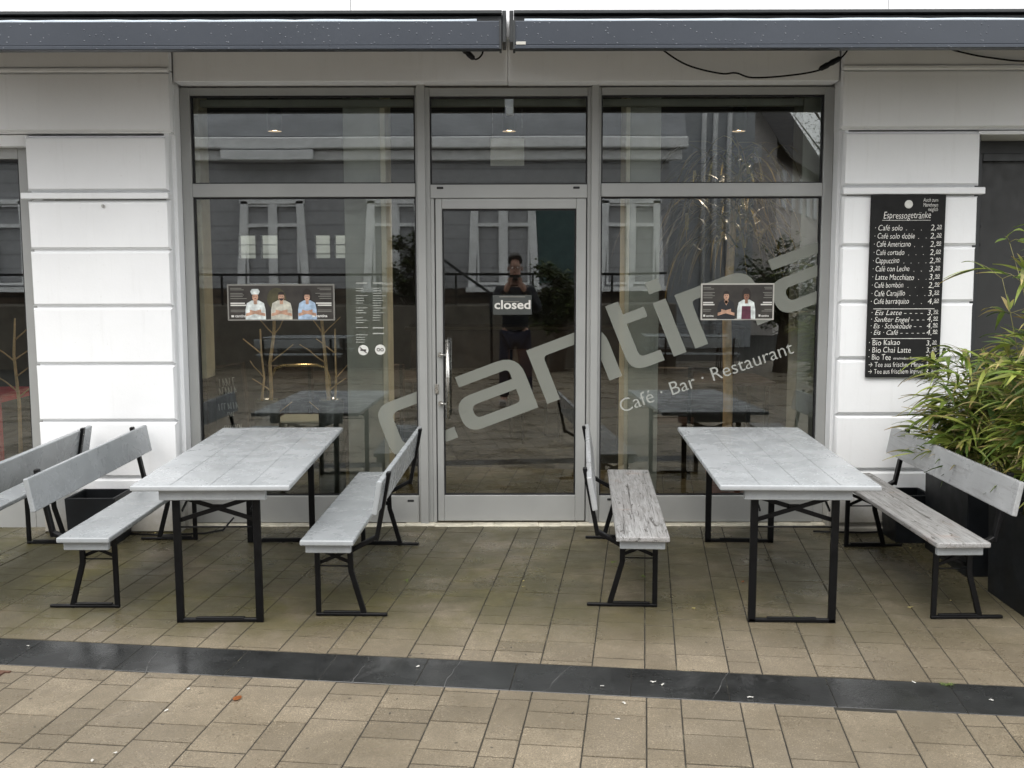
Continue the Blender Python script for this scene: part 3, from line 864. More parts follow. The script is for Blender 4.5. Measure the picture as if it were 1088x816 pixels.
for k, (t, p, w) in enumerate((('· Bio Kakao', '3.²°', .43), ('· Bio Chai Latte', '3.²°', .58), ('· Bio Tee', '2.⁹°', .31), ('→ Tee aus frischer Minze', '3.⁵°', .76), ('→ Tee aus frischem Ingwer', '3.⁵°', .77))):
    v = .823 + k*.0395; chalk(t, .02, v, .052 if k < 3 else .045, width=w, shear=.05)
    price(p, v, .046)
chalk('verschiedene Sorten', .36, .90, .024, width=.34)
m.build('chalk_writing', 'chalk', brd)
m = MB(); c = fac(965.5, 217, BYY); m.lathe((0, 0, 0), [(0, .001), (.016, .001), (.022, .004), (.026, 0)], 20)
bmesh.ops.transform(m.bm, matrix=Matrix.Translation((c.x, BYY-.001, c.z)) @ Matrix.Rotation(R(90), 4, 'X'), verts=m.bm.verts[:]); m.build('bell_emblem', 'sticker_white', brd)

# ================================================================ AWNINGS AND CABLES
def awning(x0, x1, label):
    t = thing('awning', label, 'awning', ((x0+x1)/2, D-.2, 3.2), group='awnings over the shopfront')
    m = MB(); m.bx(x0, x1, 5.736, 5.83, 3.012, 3.139, .004); m.bx(x0, x1, 5.728, 5.80, 2.992, 3.0115, .003); m.build('front_bar', 'awning_metal', t)
    m = MB(); za, zb_ = fac(544, 16.5, 6.37).z, fac(544, 10.5, 6.33).z; m.bx(x0+.004, x1-.004, 6.37, PF-.025, 3.17, za, .004); m.bx(x0+.002, x1-.002, 6.33, PF-.022, za+.003, zb_, .003); m.build('cassette', 'frame_dark', t)
    m = MB(); sl = math.atan2(.15, .55)
    m.box(((x0+x1)/2, 6.10, 3.185), (x1-x0-.10, .56, .006), 0, Matrix.Rotation(R(8), 4, 'X')); m.build('fabric', 'fabric_dark', t)
    m = MB(); pts = []; xx = x0+.06; q = random.Random(int(x0*10))
    while xx < x1-.06: pts.append((xx, 5.86, fac(544, 20.5, 5.86).z-.013+q.uniform(-.002, .003))); xx += .11
    m.tube(pts, .014, 8); m.build('fabric_roll', 'fabric_pale', t)
    for s in (x0, x1):
        d = .004 if s == x0 else -.004
        m = MB(); m.bx(s-.006+d, s+.006+d, 5.727, 5.835, 2.99, 3.141, .001); m.build('end_cap', 'frame_dark', t)
        xi = s + (.35 if s == x0 else -.35); xj = s + (1.15 if s == x0 else -1.15)
        m = MB(); m.bar((xi, 6.36, 3.27), (xj, 6.14, 3.16), .045, .03); m.bar((xj, 6.14, 3.14), (xi, 5.84, 3.075), .04, .03); m.build('arm', 'frame_dark', t)
    return t
aw1 = awning(-4.0, -.066, 'dark grey retracted awning left of the gap over the door')
aw2 = awning(.0, 4.0, 'dark grey retracted awning right of the gap over the door')
c = fac(553.5, 45.8, 5.727); m = MB(); m.box((c.x, 5.7265, c.z), (.052, .004, .016), .001); m.build('maker_plate', 'poster_edge', aw2)
for (x, y0_) in ((-.055, 6.38), (-.012, 6.38)):
    m = MB(); m.bx(x-.012, x+.012, y0_, PF-.022, 3.165, fac(544, 11, 6.38).z, .003); m.build('bracket', 'frame_dark', aw1 if x < -.03 else aw2)
def cable(pts, label, plug=None, Y=None):
    Y = Y or PF - .035
    t = thing('cable', label, 'cable', fac(*pts[0], Y))
    w = [fac(x, y, Y) for x, y in pts]
    # smooth curve through the points
    sm = []
    for i in range(len(w)-1):
        p0, p1, p2, p3 = w[max(i-1, 0)], w[i], w[i+1], w[min(i+2, len(w)-1)]
        for k in range(6):
            s = k/6; sm.append(.5*((2*p1) + (p2-p0)*s + (2*p0-5*p1+4*p2-p3)*s*s + (3*p1-p0-3*p2+p3)*s**3))
    sm.append(w[-1])
    m = MB(); m.tube(sm, .0055, 8); m.build('wire', 'black_plastic', t)
    if plug:
        a, b = fac(*plug[0], Y), fac(*plug[1], Y)
        m = MB(); m.tube([a, a.lerp(b, .1), a.lerp(b, .35), a.lerp(b, .45), a.lerp(b, .6), a.lerp(b, .9), b], [.006, .016, .019, .015, .019, .016, .006], 12); m.build('connector', 'black_plastic', t)
cable([(698, 44), (703, 52), (730, 69), (765, 78), (782, 77.5), (800, 82.5), (840, 80), (872, 74), (893, 62), (903, 49), (906, 40)], 'black cable sagging under the right awning with a thick connector', ((870, 74), (894, 61)))
cable([(990, 42), (997, 48), (1020, 55), (1050, 61), (1095, 65), (1150, 58)], 'thin black cable hanging under the awning near the right picture edge')
cable([(488, 46), (496, 56), (505, 63), (512, 58), (513, 50), (512, 42)], 'short black cable loop with plug under the left awning end', ((490, 50), (504, 63)))

# ================================================================ TABLES AND BENCHES
TW, TL, THT = .757, 1.665, .708
def make_table(name='beer_table'):
    t = thing(name, 'x', 'table', local=True, group='folding tables in front of the cafe')
    m = MB()
    nb = 4; g = .0016; w = TW/nb
    m.box((0, TL/2, THT-.0145), (TW, TL, .027), .010, seg=3)
    m.build('tabletop', 'boards_table', t)
    sm = MB()
    for k in range(1, nb): sm.bx(-TW/2+k*w-.0007, -TW/2+k*w+.0007, .012, TL-.012, THT-.0006, THT-.0006+.0004+.0006)
    sm.build('board_seam', 'leaf_gap', t.children[0]) if False else None
    if True:
        sm.build('board_seam', 'seam_dark', t.children[0])
    for y in (.055, TL-.055):
        m = MB(); m.box((-.0, y, THT-.056), (.51, .03, .05), .003); m.build('cross_batten', 'boards_grey', t)
    for y, s in ((.105, 1), (TL-.135, -1)):
        for x in (-.194, .194):
            m = MB(); m.bar((x, y, 0), (x, y, THT-.03), .036, .022, bevel=.003); m.build('leg', 'black_steel', t)
        m = MB(); m.bar((-.21, y, .012), (.21, y, .012), .018, .022, bevel=.003); m.bar((-.12, y, .021), (.12, y, .021), .012, .02); m.build('foot_rail', 'black_steel', t)
        m = MB(); m.bar((-.185, y+s*.012, .510), (.17, y+s*.012, .622), .022, .008); m.bar((.185, y+s*.022, .510), (-.17, y+s*.022, .622), .022, .008)
        m.tube([(-.19, y, .480), (.19, y, .480)], .0045, 8); m.bx(-.025, .025, y+s*.01, y+s*.026, .565, .586)
        m.build('cross_brace', 'black_steel', t)
        m = MB()
        for x in (-.17, .17): m.bar((x*.98, y, .56), (x, y+s*.34, THT-.035), .008, .014)
        build_each(m, 'strut', 'black_steel', t)
    return t
simple('seam_dark', (.235, .245, .25), .6)
tb = make_table()
def set_on(o, x, y, rz, label):
    o.location = (x, y, gz(y)); o.rotation_euler = (math.atan(SLOPE), 0, rz); o['label'] = label
table1 = tb
table2 = copy_thing(tb, (0, 0, 0))
set_on(table1, -1.444, 4.868, 0.010, 'grey folding beer table standing left of the door under the left pane')
set_on(table2, 1.352, 4.852, -.034, 'grey folding beer table standing right of the door under the right pane')

SW, SL, SH = .262, 1.60, .422
def make_bench(seatmat, backmat):
    """seat along +Y from the end nearest the viewer, backrest on +X"""
    t = thing('bench', 'x', 'bench', local=True, group='benches with backrests at the tables')
    m = MB(); m.box((0, SL/2, SH-.014), (SW, SL, .027), .009, seg=3); seat = m.build('seat', seatmat, t)
    for y in (.05, SL-.05):
        m = MB(); m.box((.0, y, SH-.050), (.222, .03, .045), .003); m.build('cross_batten', 'boards_grey', t)
    a = SW/2
    for y, s in ((.13, 1), (SL-.20, -1)):
        m = MB(); m.bar((-.075, y, 0), (-.075, y, SH-.03), .026, .018, bevel=.003); m.build('leg', 'black_steel', t)
        m = MB(); pts = [(.088, SH-.03), (.092, .235), (.102, .20), (.158, .0)]
        for p, q in zip(pts, pts[1:]): m.bar((p[0], y, p[1]), (q[0], y, q[1]), .027, .018, bevel=.002)
        for p in pts[1:3]: m.box((p[0], y, p[1]), (.025, .0175, .022), .003)
        m.build('leg', 'black_steel', t)
        m = MB(); m.bar((-.088, y, .010), (.27, y, .010), .014, .022, bevel=.003); m.bar((-.05, y, .020), (.14, y, .020), .012, .020); m.build('foot_rail', 'black_steel', t)
        m = MB(); m.bar((-.07, y+s*.012, .268), (.08, y+s*.012, .332), .018, .007); m.bar((.09, y+s*.02, .268), (-.06, y+s*.02, .332), .018, .007)
        m.tube([(-.075, y, .257), (.09, y, .257)], .004, 8); m.build('cross_brace', 'black_steel', t)
    # backrest tilts away from the sitter
    tilt = R(-10); bz0, bz1 = .548, .715; bxm = a + .098
    dx = math.tan(-tilt)
    M = Matrix.Translation((bxm+.02, SL/2+.0, (bz0+bz1)/2)) @ Matrix.Rotation(-tilt, 4, 'Y')
    m = MB(); m.box((0, 0, 0), (.026, SL, (bz1-bz0)/math.cos(tilt)), .008, M, 3); back = m.build('backrest', backmat, t)
    for y in (.16, SL-.17):
        m = MB()
        lo = (bxm-.008, y, SH-.02)
        up = (bxm+.055, y, .72)
        m.bar((.07, y, SH-.105), lo, .022, .034, bevel=.003)
        m.bar((lo[0]-.003, y, lo[2]-.02), up, .022, .034, bevel=.003)
        m.box(up, (.022, .034, .016), .003)
        br = m.build('backrest_bracket', 'black_steel', t)
        m = MB()
        for z in (.62, .69):
            xx = bxm-.008+(z-SH+.02)/(.72-SH+.02)*.063
            m.tube([(xx-.03, y, z), (xx+.011, y, z)], .006, 10)
        m.build('bolt', 'stainless', br)
    return t
b_grey = make_bench('boards_grey', 'boards_grey')
b_weather = make_bench('boards_weathered', 'boards_worn')
def put_bench(o, x, y, rz, label, flip):
    # flip: backrest towards -X, so turn the bench end for end
    if flip:
        c, s = math.cos(rz+math.pi), math.sin(rz+math.pi)
        y2 = y + SL; o.location = (x, y2, gz(y2)); o.rotation_euler = (-math.atan(SLOPE), 0, rz+math.pi)
    else:
        o.location = (x, y, gz(y)); o.rotation_euler = (math.atan(SLOPE), 0, rz)
    o['label'] = label
bench3 = b_grey; put_bench(bench3, -.908, 4.930, -.033, 'grey bench between the left table and the door, backrest to the door', False)
bench1 = copy_thing(b_grey, (0, 0, 0)); put_bench(bench1, -2.09, 4.985, -.012, 'grey bench on the left side of the left table, facing the table', True)
bench0 = copy_thing(b_grey, (0, 0, 0)); put_bench(bench0, -2.955, 4.97, .0, 'grey bench cut by the left picture edge, back to back with another bench', False)
bench4 = b_weather; put_bench(bench4, .728, 4.985, -.062, 'weathered bench with peeling paint between the door and the right table', True)
bench5 = copy_thing(b_weather, (0, 0, 0)); put_bench(bench5, 2.145, 4.875, .022, 'weathered bench right of the right table, backrest to the bamboo', False)

# ================================================================ PLANTERS AND BAMBOO
def planter(x0, x1, y0, y1, h, label, name='planter', flare=.012):
    g = gz((y0+y1)/2); t = thing(name, label, 'planter', ((x0+x1)/2, (y0+y1)/2, g))
    m = MB(); th = .02
    def ring(z, e): return [m.bm.verts.new(q) for q in ((x0-e, y0-e, z), (x1+e, y0-e, z), (x1+e, y1+e, z), (x0-e, y1+e, z))]
    A = ring(g-.01, -flare); B = ring(g+h, 0); C = ring(g+h, -th); Dd = ring(g+h-.07, -th-.002)
    for p, q in ((A, B), (B, C), (C, Dd)):
        for k in range(4): m.bm.faces.new((p[k], p[(k+1) % 4], q[(k+1) % 4], q[k]))
    m.bm.faces.new(A[::-1])
    es = [e for e in m.bm.edges]; bmesh.ops.bevel(m.bm, geom=es, offset=.004, segments=2, affect='EDGES')
    m.build('body', 'planter_resin', t)
    m = MB(); nx, ny = 10, 10; vs = [[m.bm.verts.new((x0+th+(x1-x0-2*th)*i/nx, y0+th+(y1-y0-2*th)*j/ny, g+h-.062+mnoise.noise(Vector((i*.9, j*.9, x0)))*.014)) for i in range(nx+1)] for j in range(ny+1)]
    for j in range(ny):
        for i in range(nx): m.bm.faces.new((vs[j][i], vs[j][i+1], vs[j+1][i+1], vs[j+1][i]))
    m.build('soil', 'soil', t)
    return t
planter(-2.77, -2.46, 6.30, 6.60, .30, 'low black square planter by the left pier behind the bench')
planter(2.36, 2.60, 6.34, 6.60, .30, 'small black square pot against the right pier')
planter(2.505, 3.05, 5.66, 6.27, .50, 'tall dark planter of bamboo standing farther back near the wall')
planter(2.515, 3.10, 4.86, 5.44, .50, 'tall dark planter of bamboo nearest the viewer at right')

def blade(mb, p, d, L, w, droop, cols, base, tip, roll=0, seg=5):
    d = Vector(d).normalized(); side = d.cross(Vector((0, 0, 1)))
    if side.length < .05: side = Vector((1, 0, 0))
    side.normalize(); side = Matrix.Rotation(roll, 3, d) @ side
    prev = None; pos = Vector(p)
    prof = [.25, .85, 1, .8, .45, .03]
    for i in range(seg+1):
        ww = w*prof[i]*.5
        up = side.cross(d)
        a = mb.bm.verts.new(pos - side*ww); c = mb.bm.verts.new(pos - up*w*.10); b = mb.bm.verts.new(pos + side*ww)
        if prev:
            t = i/seg
            col = [base[k]*(1-t**3) + tip[k]*t**3 for k in range(3)]
            for f in (mb.bm.faces.new((prev[0], prev[1], c, a)), mb.bm.faces.new((prev[1], prev[2], b, c))):
                f.smooth = True; cols.append(col)
        prev = (a, c, b)
        pos = pos + d*(L/seg); d = (d + Vector((0, 0, -droop))).normalized()
def leafbuild(mb, cols, name, parent):
    o = mb.build(name, 'leaf', parent, normals=False)
    at = o.data.attributes.new('leafcol', 'FLOAT_COLOR', 'FACE')
    for i, c in enumerate(cols): at.data[i].color = (*c, 1)
    return o
GREENS = [(.09, .15, .026), (.13, .20, .035), (.19, .26, .045), (.26, .33, .065), (.34, .40, .09), (.05, .09, .02)]
TIPS = [(.34, .27, .09), (.42, .35, .14), (.28, .20, .08), (.10, .15, .03), (.12, .16, .03), (.30, .31, .08)]
def bamboo(cx, cy, rx, ry, zb, culms, label, seed, hmax, leanx):
    q = random.Random(seed)
    t = thing('bamboo', label, 'bamboo', (cx, cy, zb))
    st = MB(); lf = MB(); cols = []
    for k in range(culms):
        x, y = cx + q.uniform(-rx, rx), cy + q.uniform(-ry, ry)
        h = q.uniform(.35, 1)*hmax; lx, ly = q.gauss(leanx, .30)*h*.55*(1.75-1.35*h/hmax), q.gauss(-.08, .30)*h*.5
        pts = [Vector((x + lx*s*s, y + ly*s*s, zb + h*s*(1-.12*s*abs(lx)))) for s in [i/7 for i in range(8)]]
        st.tube(pts, [.0048*(1-.75*i/7) for i in range(8)], 6)
        for s in range(2, 8):
            p = pts[s]
            for b in range(q.choice([2, 2, 3])):
                az = q.uniform(0, 2*math.pi); bd = Vector((math.cos(az), math.sin(az), q.uniform(.1, .8))).normalized()
                bl = q.uniform(.08, .26)*(1.15 - s*.06)
                e = p + bd*bl + Vector((0, 0, -.02))
                st.tube([p, p.lerp(e, .5)+Vector((0, 0, .012)), e], [.0017, .0014, .0009], 4)
                for j in range(q.choice([2, 3, 3, 4])):
                    f = q.uniform(.35, 1.0); o = p.lerp(e, f)
                    aj = az + q.uniform(-1.1, 1.1); dd = Vector((math.cos(aj), math.sin(aj), q.uniform(-.25, .65)))
                    base = q.choice(GREENS); m_ = q.uniform(.75, 1.15); base = [c*m_ for c in base]
                    tip = q.choice(TIPS) if q.random() < .55 else base
                    if q.random() < .09: base = [.36, .29, .12]; tip = [.40, .33, .17]
                    blade(lf, o, dd, q.uniform(.12, .25), q.uniform(.014, .032), q.uniform(.05, .30), cols, base, tip, q.uniform(-.7, .7))
    st.build('cane', 'bamboo_cane', t); leafbuild(lf, cols, 'foliage', t)
    return t
simple('bamboo_cane', (.16, .15, .05), .5, 0, .3, 20)
bamboo(2.76, 5.97, .20, .22, .60, 40, 'leafy green bamboo in the farther planter with leaves over the menu board', 11, .74, -.30)
bamboo(2.80, 5.15, .22, .22, .56, 40, 'leafy green bamboo in the nearest planter with yellowing tips', 12, 1.50, -.10)

# ================================================================ THINGS INSIDE THE CAFE
for i, (px, lab) in enumerate(((292, 'pendant lamp glowing warm inside the upper left pane'), (541, 'pendant lamp glowing warm above the door behind the glass'), (785, 'pendant lamp glowing warm inside the upper right pane'))):
    c = fac(px, 139.5, D+1.5)
    t = thing('pendant_lamp', lab, 'lamp', (c.x, D+1.5, c.z), group='pendant lamps inside the cafe')
    m = MB(); m.lathe((c.x, D+1.5, c.z), [(.051, .0), (.056, 0), (.056, .19), (.0, .2)], 24); m.build('shade', 'frame_dark', t)
    m = MB(); m.tube([(c.x, D+1.5, c.z+.19), (c.x, D+1.5, 3.215)], .004, 6); m.build('cord', 'black_plastic', t)
    m = MB(); m.lathe((c.x, D+1.5, c.z), [(0, .012), (.049, .012), (.049, .02), (0, .02)], 24); m.build('bulb', 'lamp_warm', t)
    pl = bpy.data.lights.new('pendant_light', 'SPOT'); pl.energy = 26; pl.color = (1, .84, .64); pl.spot_size = R(150); pl.spot_blend = .8; pl.shadow_soft_size = .05
    po = bpy.data.objects.new('pendant_light', pl); COL.objects.link(po); po.location = (c.x, D+1.5, c.z-.03)
# emergency-light plate over the door
a, b = fac(521, 147, D+.55), fac(557, 176, D+.55)
t = thing('hanging_plate', 'pale blank plate hanging on two wires above the door inside', 'plate', ((a.x+b.x)/2, D+.55, b.z))
m = MB(); m.bx(a.x, b.x, D+.55, D+.556, b.z, a.z, .001); m.build('plate', 'white_panel', t)
m = MB()
for x in (a.x+.015, b.x-.015): m.tube([(x, D+.553, a.z-.01), (x, D+.553, 3.215)], .0012, 5)
m.build('wire', 'stainless', t)
c = fac(542, 112, D+.2); m = MB(); m.bx(c.x-.025, c.x+.025, D+.16, D+.25, c.z-.06, c.z+.06, .004)
tag(m.build('motion_sensor', 'white_panel'), 'small pale motion sensor at the top inside the pane over the door', 'sensor')
for px, lab in ((290.5, 'small black spotlight at the top inside the upper left pane'), (784.5, 'small black spotlight at the top inside the upper right pane')):
    c = fac(px, 106, D+.24); t = thing('spotlight', lab, 'spotlight', (c.x, D+.24, c.z), group='spotlights inside the panes')
    m = MB(); m.tube([(c.x-.03, D+.24, c.z), (c.x+.03, D+.24, c.z)], .014, 10); m.build('head', 'black_plastic', t)
    m = MB(); m.bx(c.x-.035, c.x+.035, D+.22, D+.26, c.z+.022, c.z+.034); m.bx(c.x-.006, c.x+.006, D+.23, D+.25, c.z+.01, c.z+.024); m.build('bracket', 'black_plastic', t)
# leaning chalk sandwich board
t = thing('sandwich_board', 'black chalk sandwich board leaning inside the left pane corner', 'sandwich board', (-1.92, D+.42, .138))
Mb = Matrix.Translation((-1.88, D+.24, .138)) @ Matrix.Rotation(R(-9), 4, 'Y') @ Matrix.Rotation(R(-24), 4, 'Z') @ Matrix.Rotation(R(-6), 4, 'X')
m = MB(); m.box((0, 0, .52), (.30, .018, 1.02), .004); m.bm.transform(Mb); m.build('panel', 'chalkboard_slate', t)
m = MB()
for x in (-.16, .16): m.box((x, -.004, .52), (.018, .03, 1.04), .003)
m.box((0, -.004, 1.04), (.34, .03, .018), .003); m.bm.transform(Mb); m.build('border', 'dark_wood', t)
m = MB(); rr = random.Random(3)
for (z, x0, x1, h) in ((.90, -.05, .07, .055), (.845, -.06, .09, .05), (.74, -.08, -.02, .045), (.74, .0, .09, .045), (.69, -.01, .05, .03), (.60, -.05, .10, .03), (.555, .02, .07, .022), (.46, -.07, .02, .035), (.46, .03, .10, .035)):
    x = x0
    while x < x1:
        w = h*.42; k = rr.choice([0, 1, 2])
        m.bar((x, -.0115, z), (x, -.0115, z+h), .0045, .001, bevel=0)
        if k: m.bar((x, -.0115, z+h*.95), (x+w*.7, -.0115, z+h*(.95 if k == 1 else .1)), .0045, .001, bevel=0)
        x += w*1.25
m.bm.transform(Mb); m.build('chalk_writing', 'chalk', t)
# two standing branches in slim vases
def branch(px, side, label, seed):
    q = random.Random(seed); Y = D+.32
    base = fac(px, 440, Y); x0 = base.x; t = thing('branch_vase', label, 'vase', (x0, Y, .138), group='branch vases in the left window')
    m = MB(); m.lathe((x0, Y, .138), [(.09, 0), (.095, .3), (.085, .78), (.08, .80), (.07, .78)], 20); m.build('vase', 'clear_vase', t)
    m = MB(); H0, H1 = .80, 1.58
    def wig(a, b, r0, r1, k=6, amp=.012):
        a, b = Vector(a), Vector(b); pts = [a.lerp(b, i/k)+Vector((q.uniform(-amp, amp), q.uniform(-amp, amp), 0))*(0 < i) for i in range(k+1)]
        m.tube(pts, [r0+(r1-r0)*i/k for i in range(k+1)], 7); return pts
    p1 = wig((x0-.01*side, Y, .4), (x0+.06*side, Y+.02, H1), .017, .010)
    p2 = wig((x0-.04*side, Y+.03, .4), (x0-.03*side, Y+.04, H1-.16), .012, .006)
    for (pp, i, dx, dz, r) in ((p1, 4, .17*side, .13, .005), (p1, 5, .10*side, .14, .005), (p2, 5, -.14, .10, .005), (p2, 4, -.10*side, .12, .004), (p1, 3, -.12*side, .09, .005), (p1, 5, -.12*side, .12, .004), (p1, 2, .15*side, .12, .004)):
        e = pp[i] + Vector((dx, q.uniform(-.05, .05), dz)); wig(pp[i], e, r, r*.6, 3, .006)
    m.build('branch', 'stem_tan', t)
branch(284, 1, 'bare forked tan branch in a slim vase at the left of the left pane', 1)
branch(352, -1, 'bare forked tan branch in a slim vase right of the brass hoop', 2)
t = thing('brass_chair', 'chair with a rounded brass hoop back between the two branches', 'chair', (-1.55, D+.9, .138))
a, b = fac(288, 388, D+.9), fac(350, 388, D+.9)
m = MB(); z = a.z; m.tube([(a.x, D+.9, .14), (a.x, D+.9, z-.09), (a.x+.03, D+.9, z-.02), (a.x+.09, D+.9, z), (b.x-.09, D+.9, z), (b.x-.03, D+.9, z-.02), (b.x, D+.9, z-.09), (b.x, D+.9, .14)], .010, 10); m.build('hoop_back', 'brass', t)
m = MB(); m.bx(a.x+.01, b.x-.01, D+.84, D+1.25, .66, .71, .01); m.build('seat', 'pillar_grey', t)
for x in (a.x+.02, b.x-.02):
    m = MB(); m.bar((x, D+1.22, .138), (x, D+1.22, .66), .02, .02); m.build('leg', 'black_steel', t)
# tall dried palm in a terracotta pot, right pane
c = fac(766, 440, D+.85); px_ = c.x
t = thing('indoor_palm', 'tall drooping yellowish palm in a terracotta pot behind the right pane', 'palm', (px_, D+.85, .138))
m = MB(); m.lathe((px_, D+.62, .138), [(0, 0), (.13, 0), (.135, .03), (.125, .04), (.165, .36), (.18, .36), (.18, .42), (.155, .42), (.15, .36)], 32); m.build('pot', 'terracotta', t)
m = MB(); m.tube([(px_, D+.62, .30), (px_+.005, D+.63, .9), (px_-.01, D+.66, 1.5), (px_+.02, D+.68, 2.1), (px_+.03, D+.7, 2.42)], [.036, .034, .032, .028, .02], 12); m.build('trunk', 'stem_tan', t)
lf = MB(); cols = []; q = random.Random(21)
for k in range(170):
    x, y, z = px_ + q.gauss(0, .10), D+.70+q.uniform(-.18, .25), q.uniform(1.95, 2.62)
    az = q.uniform(0, 6.28); r = Vector((math.cos(az), math.sin(az)*.6, q.uniform(.2, 1.1)))
    base = q.choice([(.22, .19, .055), (.12, .13, .035), (.07, .09, .025), (.50, .44, .15), (.15, .12, .05), (.05, .06, .02)]); tip = q.choice([(.35, .25, .10), (.12, .10, .04)])  # dry yellow tones; the brightest also paints lamplit highlights into some leaves
    L = q.uniform(.5, 1.0)
    d = r.normalized(); pos = Vector((x, y, z)); w = q.uniform(.010, .022)
    prev = None
    for i in range(9):
        s = i/8; ww = w*(1-s**2)*.5+.0008; sd = Vector((-d.y, d.x, 0))
        sd = sd.normalized() if sd.length > .01 else Vector((1, 0, 0))
        a_, b_ = lf.bm.verts.new(pos-sd*ww), lf.bm.verts.new(pos+sd*ww)
        if pos.y < D+.10: pos.y = D+.10
        if prev: lf.bm.faces.new((prev[0], prev[1], b_, a_)).smooth = True; cols.append([base[j]*(1-s)+tip[j]*s for j in range(3)])
        prev = (a_, b_); pos = pos + d*(L/8); d = (d+Vector((0, 0, -.42))).normalized()
leafbuild(lf, cols, 'foliage', t)
# tables inside
def room_table(x, y, w, l, h, mat, label, name='cafe_table'):
    t = thing(name, label, 'table', (x, y, .138))
    m = MB(); m.box((x, y, .138+h-.02), (w, l, .035), .006, seg=2); m.build('tabletop', mat, t)
    for dx in (-1, 1):
        for dy in (-1, 1):
            m = MB(); m.bar((x+dx*(w/2-.06), y+dy*(l/2-.06), .138), (x+dx*(w/2-.06), y+dy*(l/2-.06), .138+h-.037), .035, .035); m.build('leg', 'black_steel', t)
    return t
room_table(-1.5, D+2.6, 1.4, .8, .75, 'dark_wood', 'dark wooden table deeper in the room behind the branches')
room_table(1.55, D+2.3, 1.3, .8, .75, 'dark_wood', 'dark wooden table deeper in the room behind the palm')
rt = room_table(-4.35, D+1.25, 1.1, .8, .75, 'red_paint', 'red table just behind the far left shop window')
for ch in rt.children: ch.data.materials[0] = MATS['red_paint']
def room_chair(x, y, rz, label):
    t = thing('chair', label, 'chair', (x, y, .138), rz, 'dark chairs inside the cafe', local=True)
    m = MB(); m.box((0, 0, .45), (.42, .42, .04), .01); m.build('seat', 'dark_wood', t)
    m = MB(); m.box((0, .20, .78), (.42, .025, .28), .01); m.build('backrest', 'dark_wood', t)
    for dx in (-.18, .18):
        for dy, h in ((-.18, .43), (.20, .92)):
            m = MB(); m.bar((dx, dy, 0), (dx, dy, h), .028, .028); m.build('leg', 'black_steel', t)
    return t
for (x, y, rz, lab) in ((-1.85, D+1.85, math.pi, 'dark chair before the inner table behind the left branch'), (-1.15, D+1.9, math.pi+.2, 'dark chair before the inner table behind the right branch'), (1.25, D+1.6, math.pi-.2, 'dark chair left of the palm trunk at the inner table'), (.2, D+3.2, .3, 'dark chair standing deep in the room behind the door')):
    room_chair(x, y, rz, lab)
t = thing('bar_counter', 'dark brown bar counter along the back of the room', 'counter', (0, D+5.4, .138))
m = MB(); m.bx(-1.2, 2.6, D+5.2, D+5.7, .14, 1.15, .01); m.build('front', 'dark_wood', t)
m = MB(); m.bx(-1.25, 2.65, D+5.12, D+5.75, 1.152, 1.19, .006); m.build('worktop', 'stone_base', t)
# branch behind the far left window
q = random.Random(31); t = thing('branch_vase', 'pale bare branch in a pot behind the far left window', 'vase', (-3.42, D+.3, .138))
m = MB(); bx_ = -3.42
m.tube([(bx_, D+.3, .5), (bx_+.01, D+.3, .9), (bx_-.01, D+.3, 1.25), (bx_+.01, D+.3, 1.5)], [.014, .012, .010, .006], 8)
for z, dx in ((.95, .13), (1.1, .14), (1.22, .15), (1.35, .12), (1.0, -.12), (1.2, -.12)): m.tube([(bx_, D+.3, z), (bx_+dx*.6, D+.3, z+.06), (bx_+dx, D+.28, z+.10)], [.006, .005, .004], 6)
m.build('branch', 'stem_tan', t)
m = MB(); m.lathe((bx_, D+.3, .138), [(0, 0), (.07, 0), (.10, .38), (.085, .39), (.08, .36)], 20); m.build('vase', 'clear_vase', t)

# ================================================================ LITTER AND SMALL THINGS ON THE PAVING
def flake(px, py, s, mat, name, label, cat, group=None):
    g = gnd(px, py); q = random.Random(int(px*7+py)); m = MB(); n_ = 9
    base = Vector((g.x, g.y, gz(g.y) + .004))
    st = q.uniform(1.4, 2.4); rot = q.uniform(0, 3.14)
    ctr = m.bm.verts.new(base + Vector((0, 0, .003)))
    ring = []
    for k in range(n_):
        a = 2*math.pi*k/n_; r = s*q.uniform(.7, 1.1)
        v = Vector((r*st*math.cos(a), r*math.sin(a), q.uniform(-.001, .004)))
        v.rotate(Matrix.Rotation(rot, 3, 'Z')); ring.append(m.bm.verts.new(base+v))
    for k in range(n_): m.bm.faces.new((ctr, ring[k], ring[(k+1) % n_]))
    bmesh.ops.solidify(m.bm, geom=m.bm.faces[:], thickness=.0015)
    return tag(m.build(name, mat, loc=tuple(base)), label, cat, group)
flake(252, 743, .016, 'leaf_orange', 'fallen_leaf', 'curled orange leaf lying on the front paving', 'leaf')
flake(789, 619, .008, 'leaf_orange', 'fallen_leaf', 'tiny reddish leaf lying under the right table', 'leaf')
flake(737, 647, .010, 'leaf_litter', 'fallen_leaf', 'pale slim leaf beside the foot of the weathered bench near the door', 'leaf')
flake(967, 646, .010, 'leaf_litter', 'fallen_leaf', 'pale yellow leaf left of the right bench front leg', 'leaf')
for i, (x, y) in enumerate(((556, 618), (556.5, 624), (967, 583), (1010, 639), (165, 567), (920, 561))):
    flake(x, y, .006, 'leaf_litter', 'leaf_scrap', 'tiny pale leaf scrap on the paving near the house', 'leaf scrap', 'pale leaf scraps on the paving')
for i, (x, y) in enumerate(((30, 687), (177, 756), (98, 809), (122, 801), (444, 709), (640, 730), (694, 725.5), (704, 728), (656, 765), (663, 748), (971, 726), (1053, 745), (200, 733), (797, 742), (838, 661))):
    flake(x, y, .0065, 'petal_white', 'petal', 'white petal speck lying on the paving stones or black strip', 'petal', 'white petals scattered on the paving')
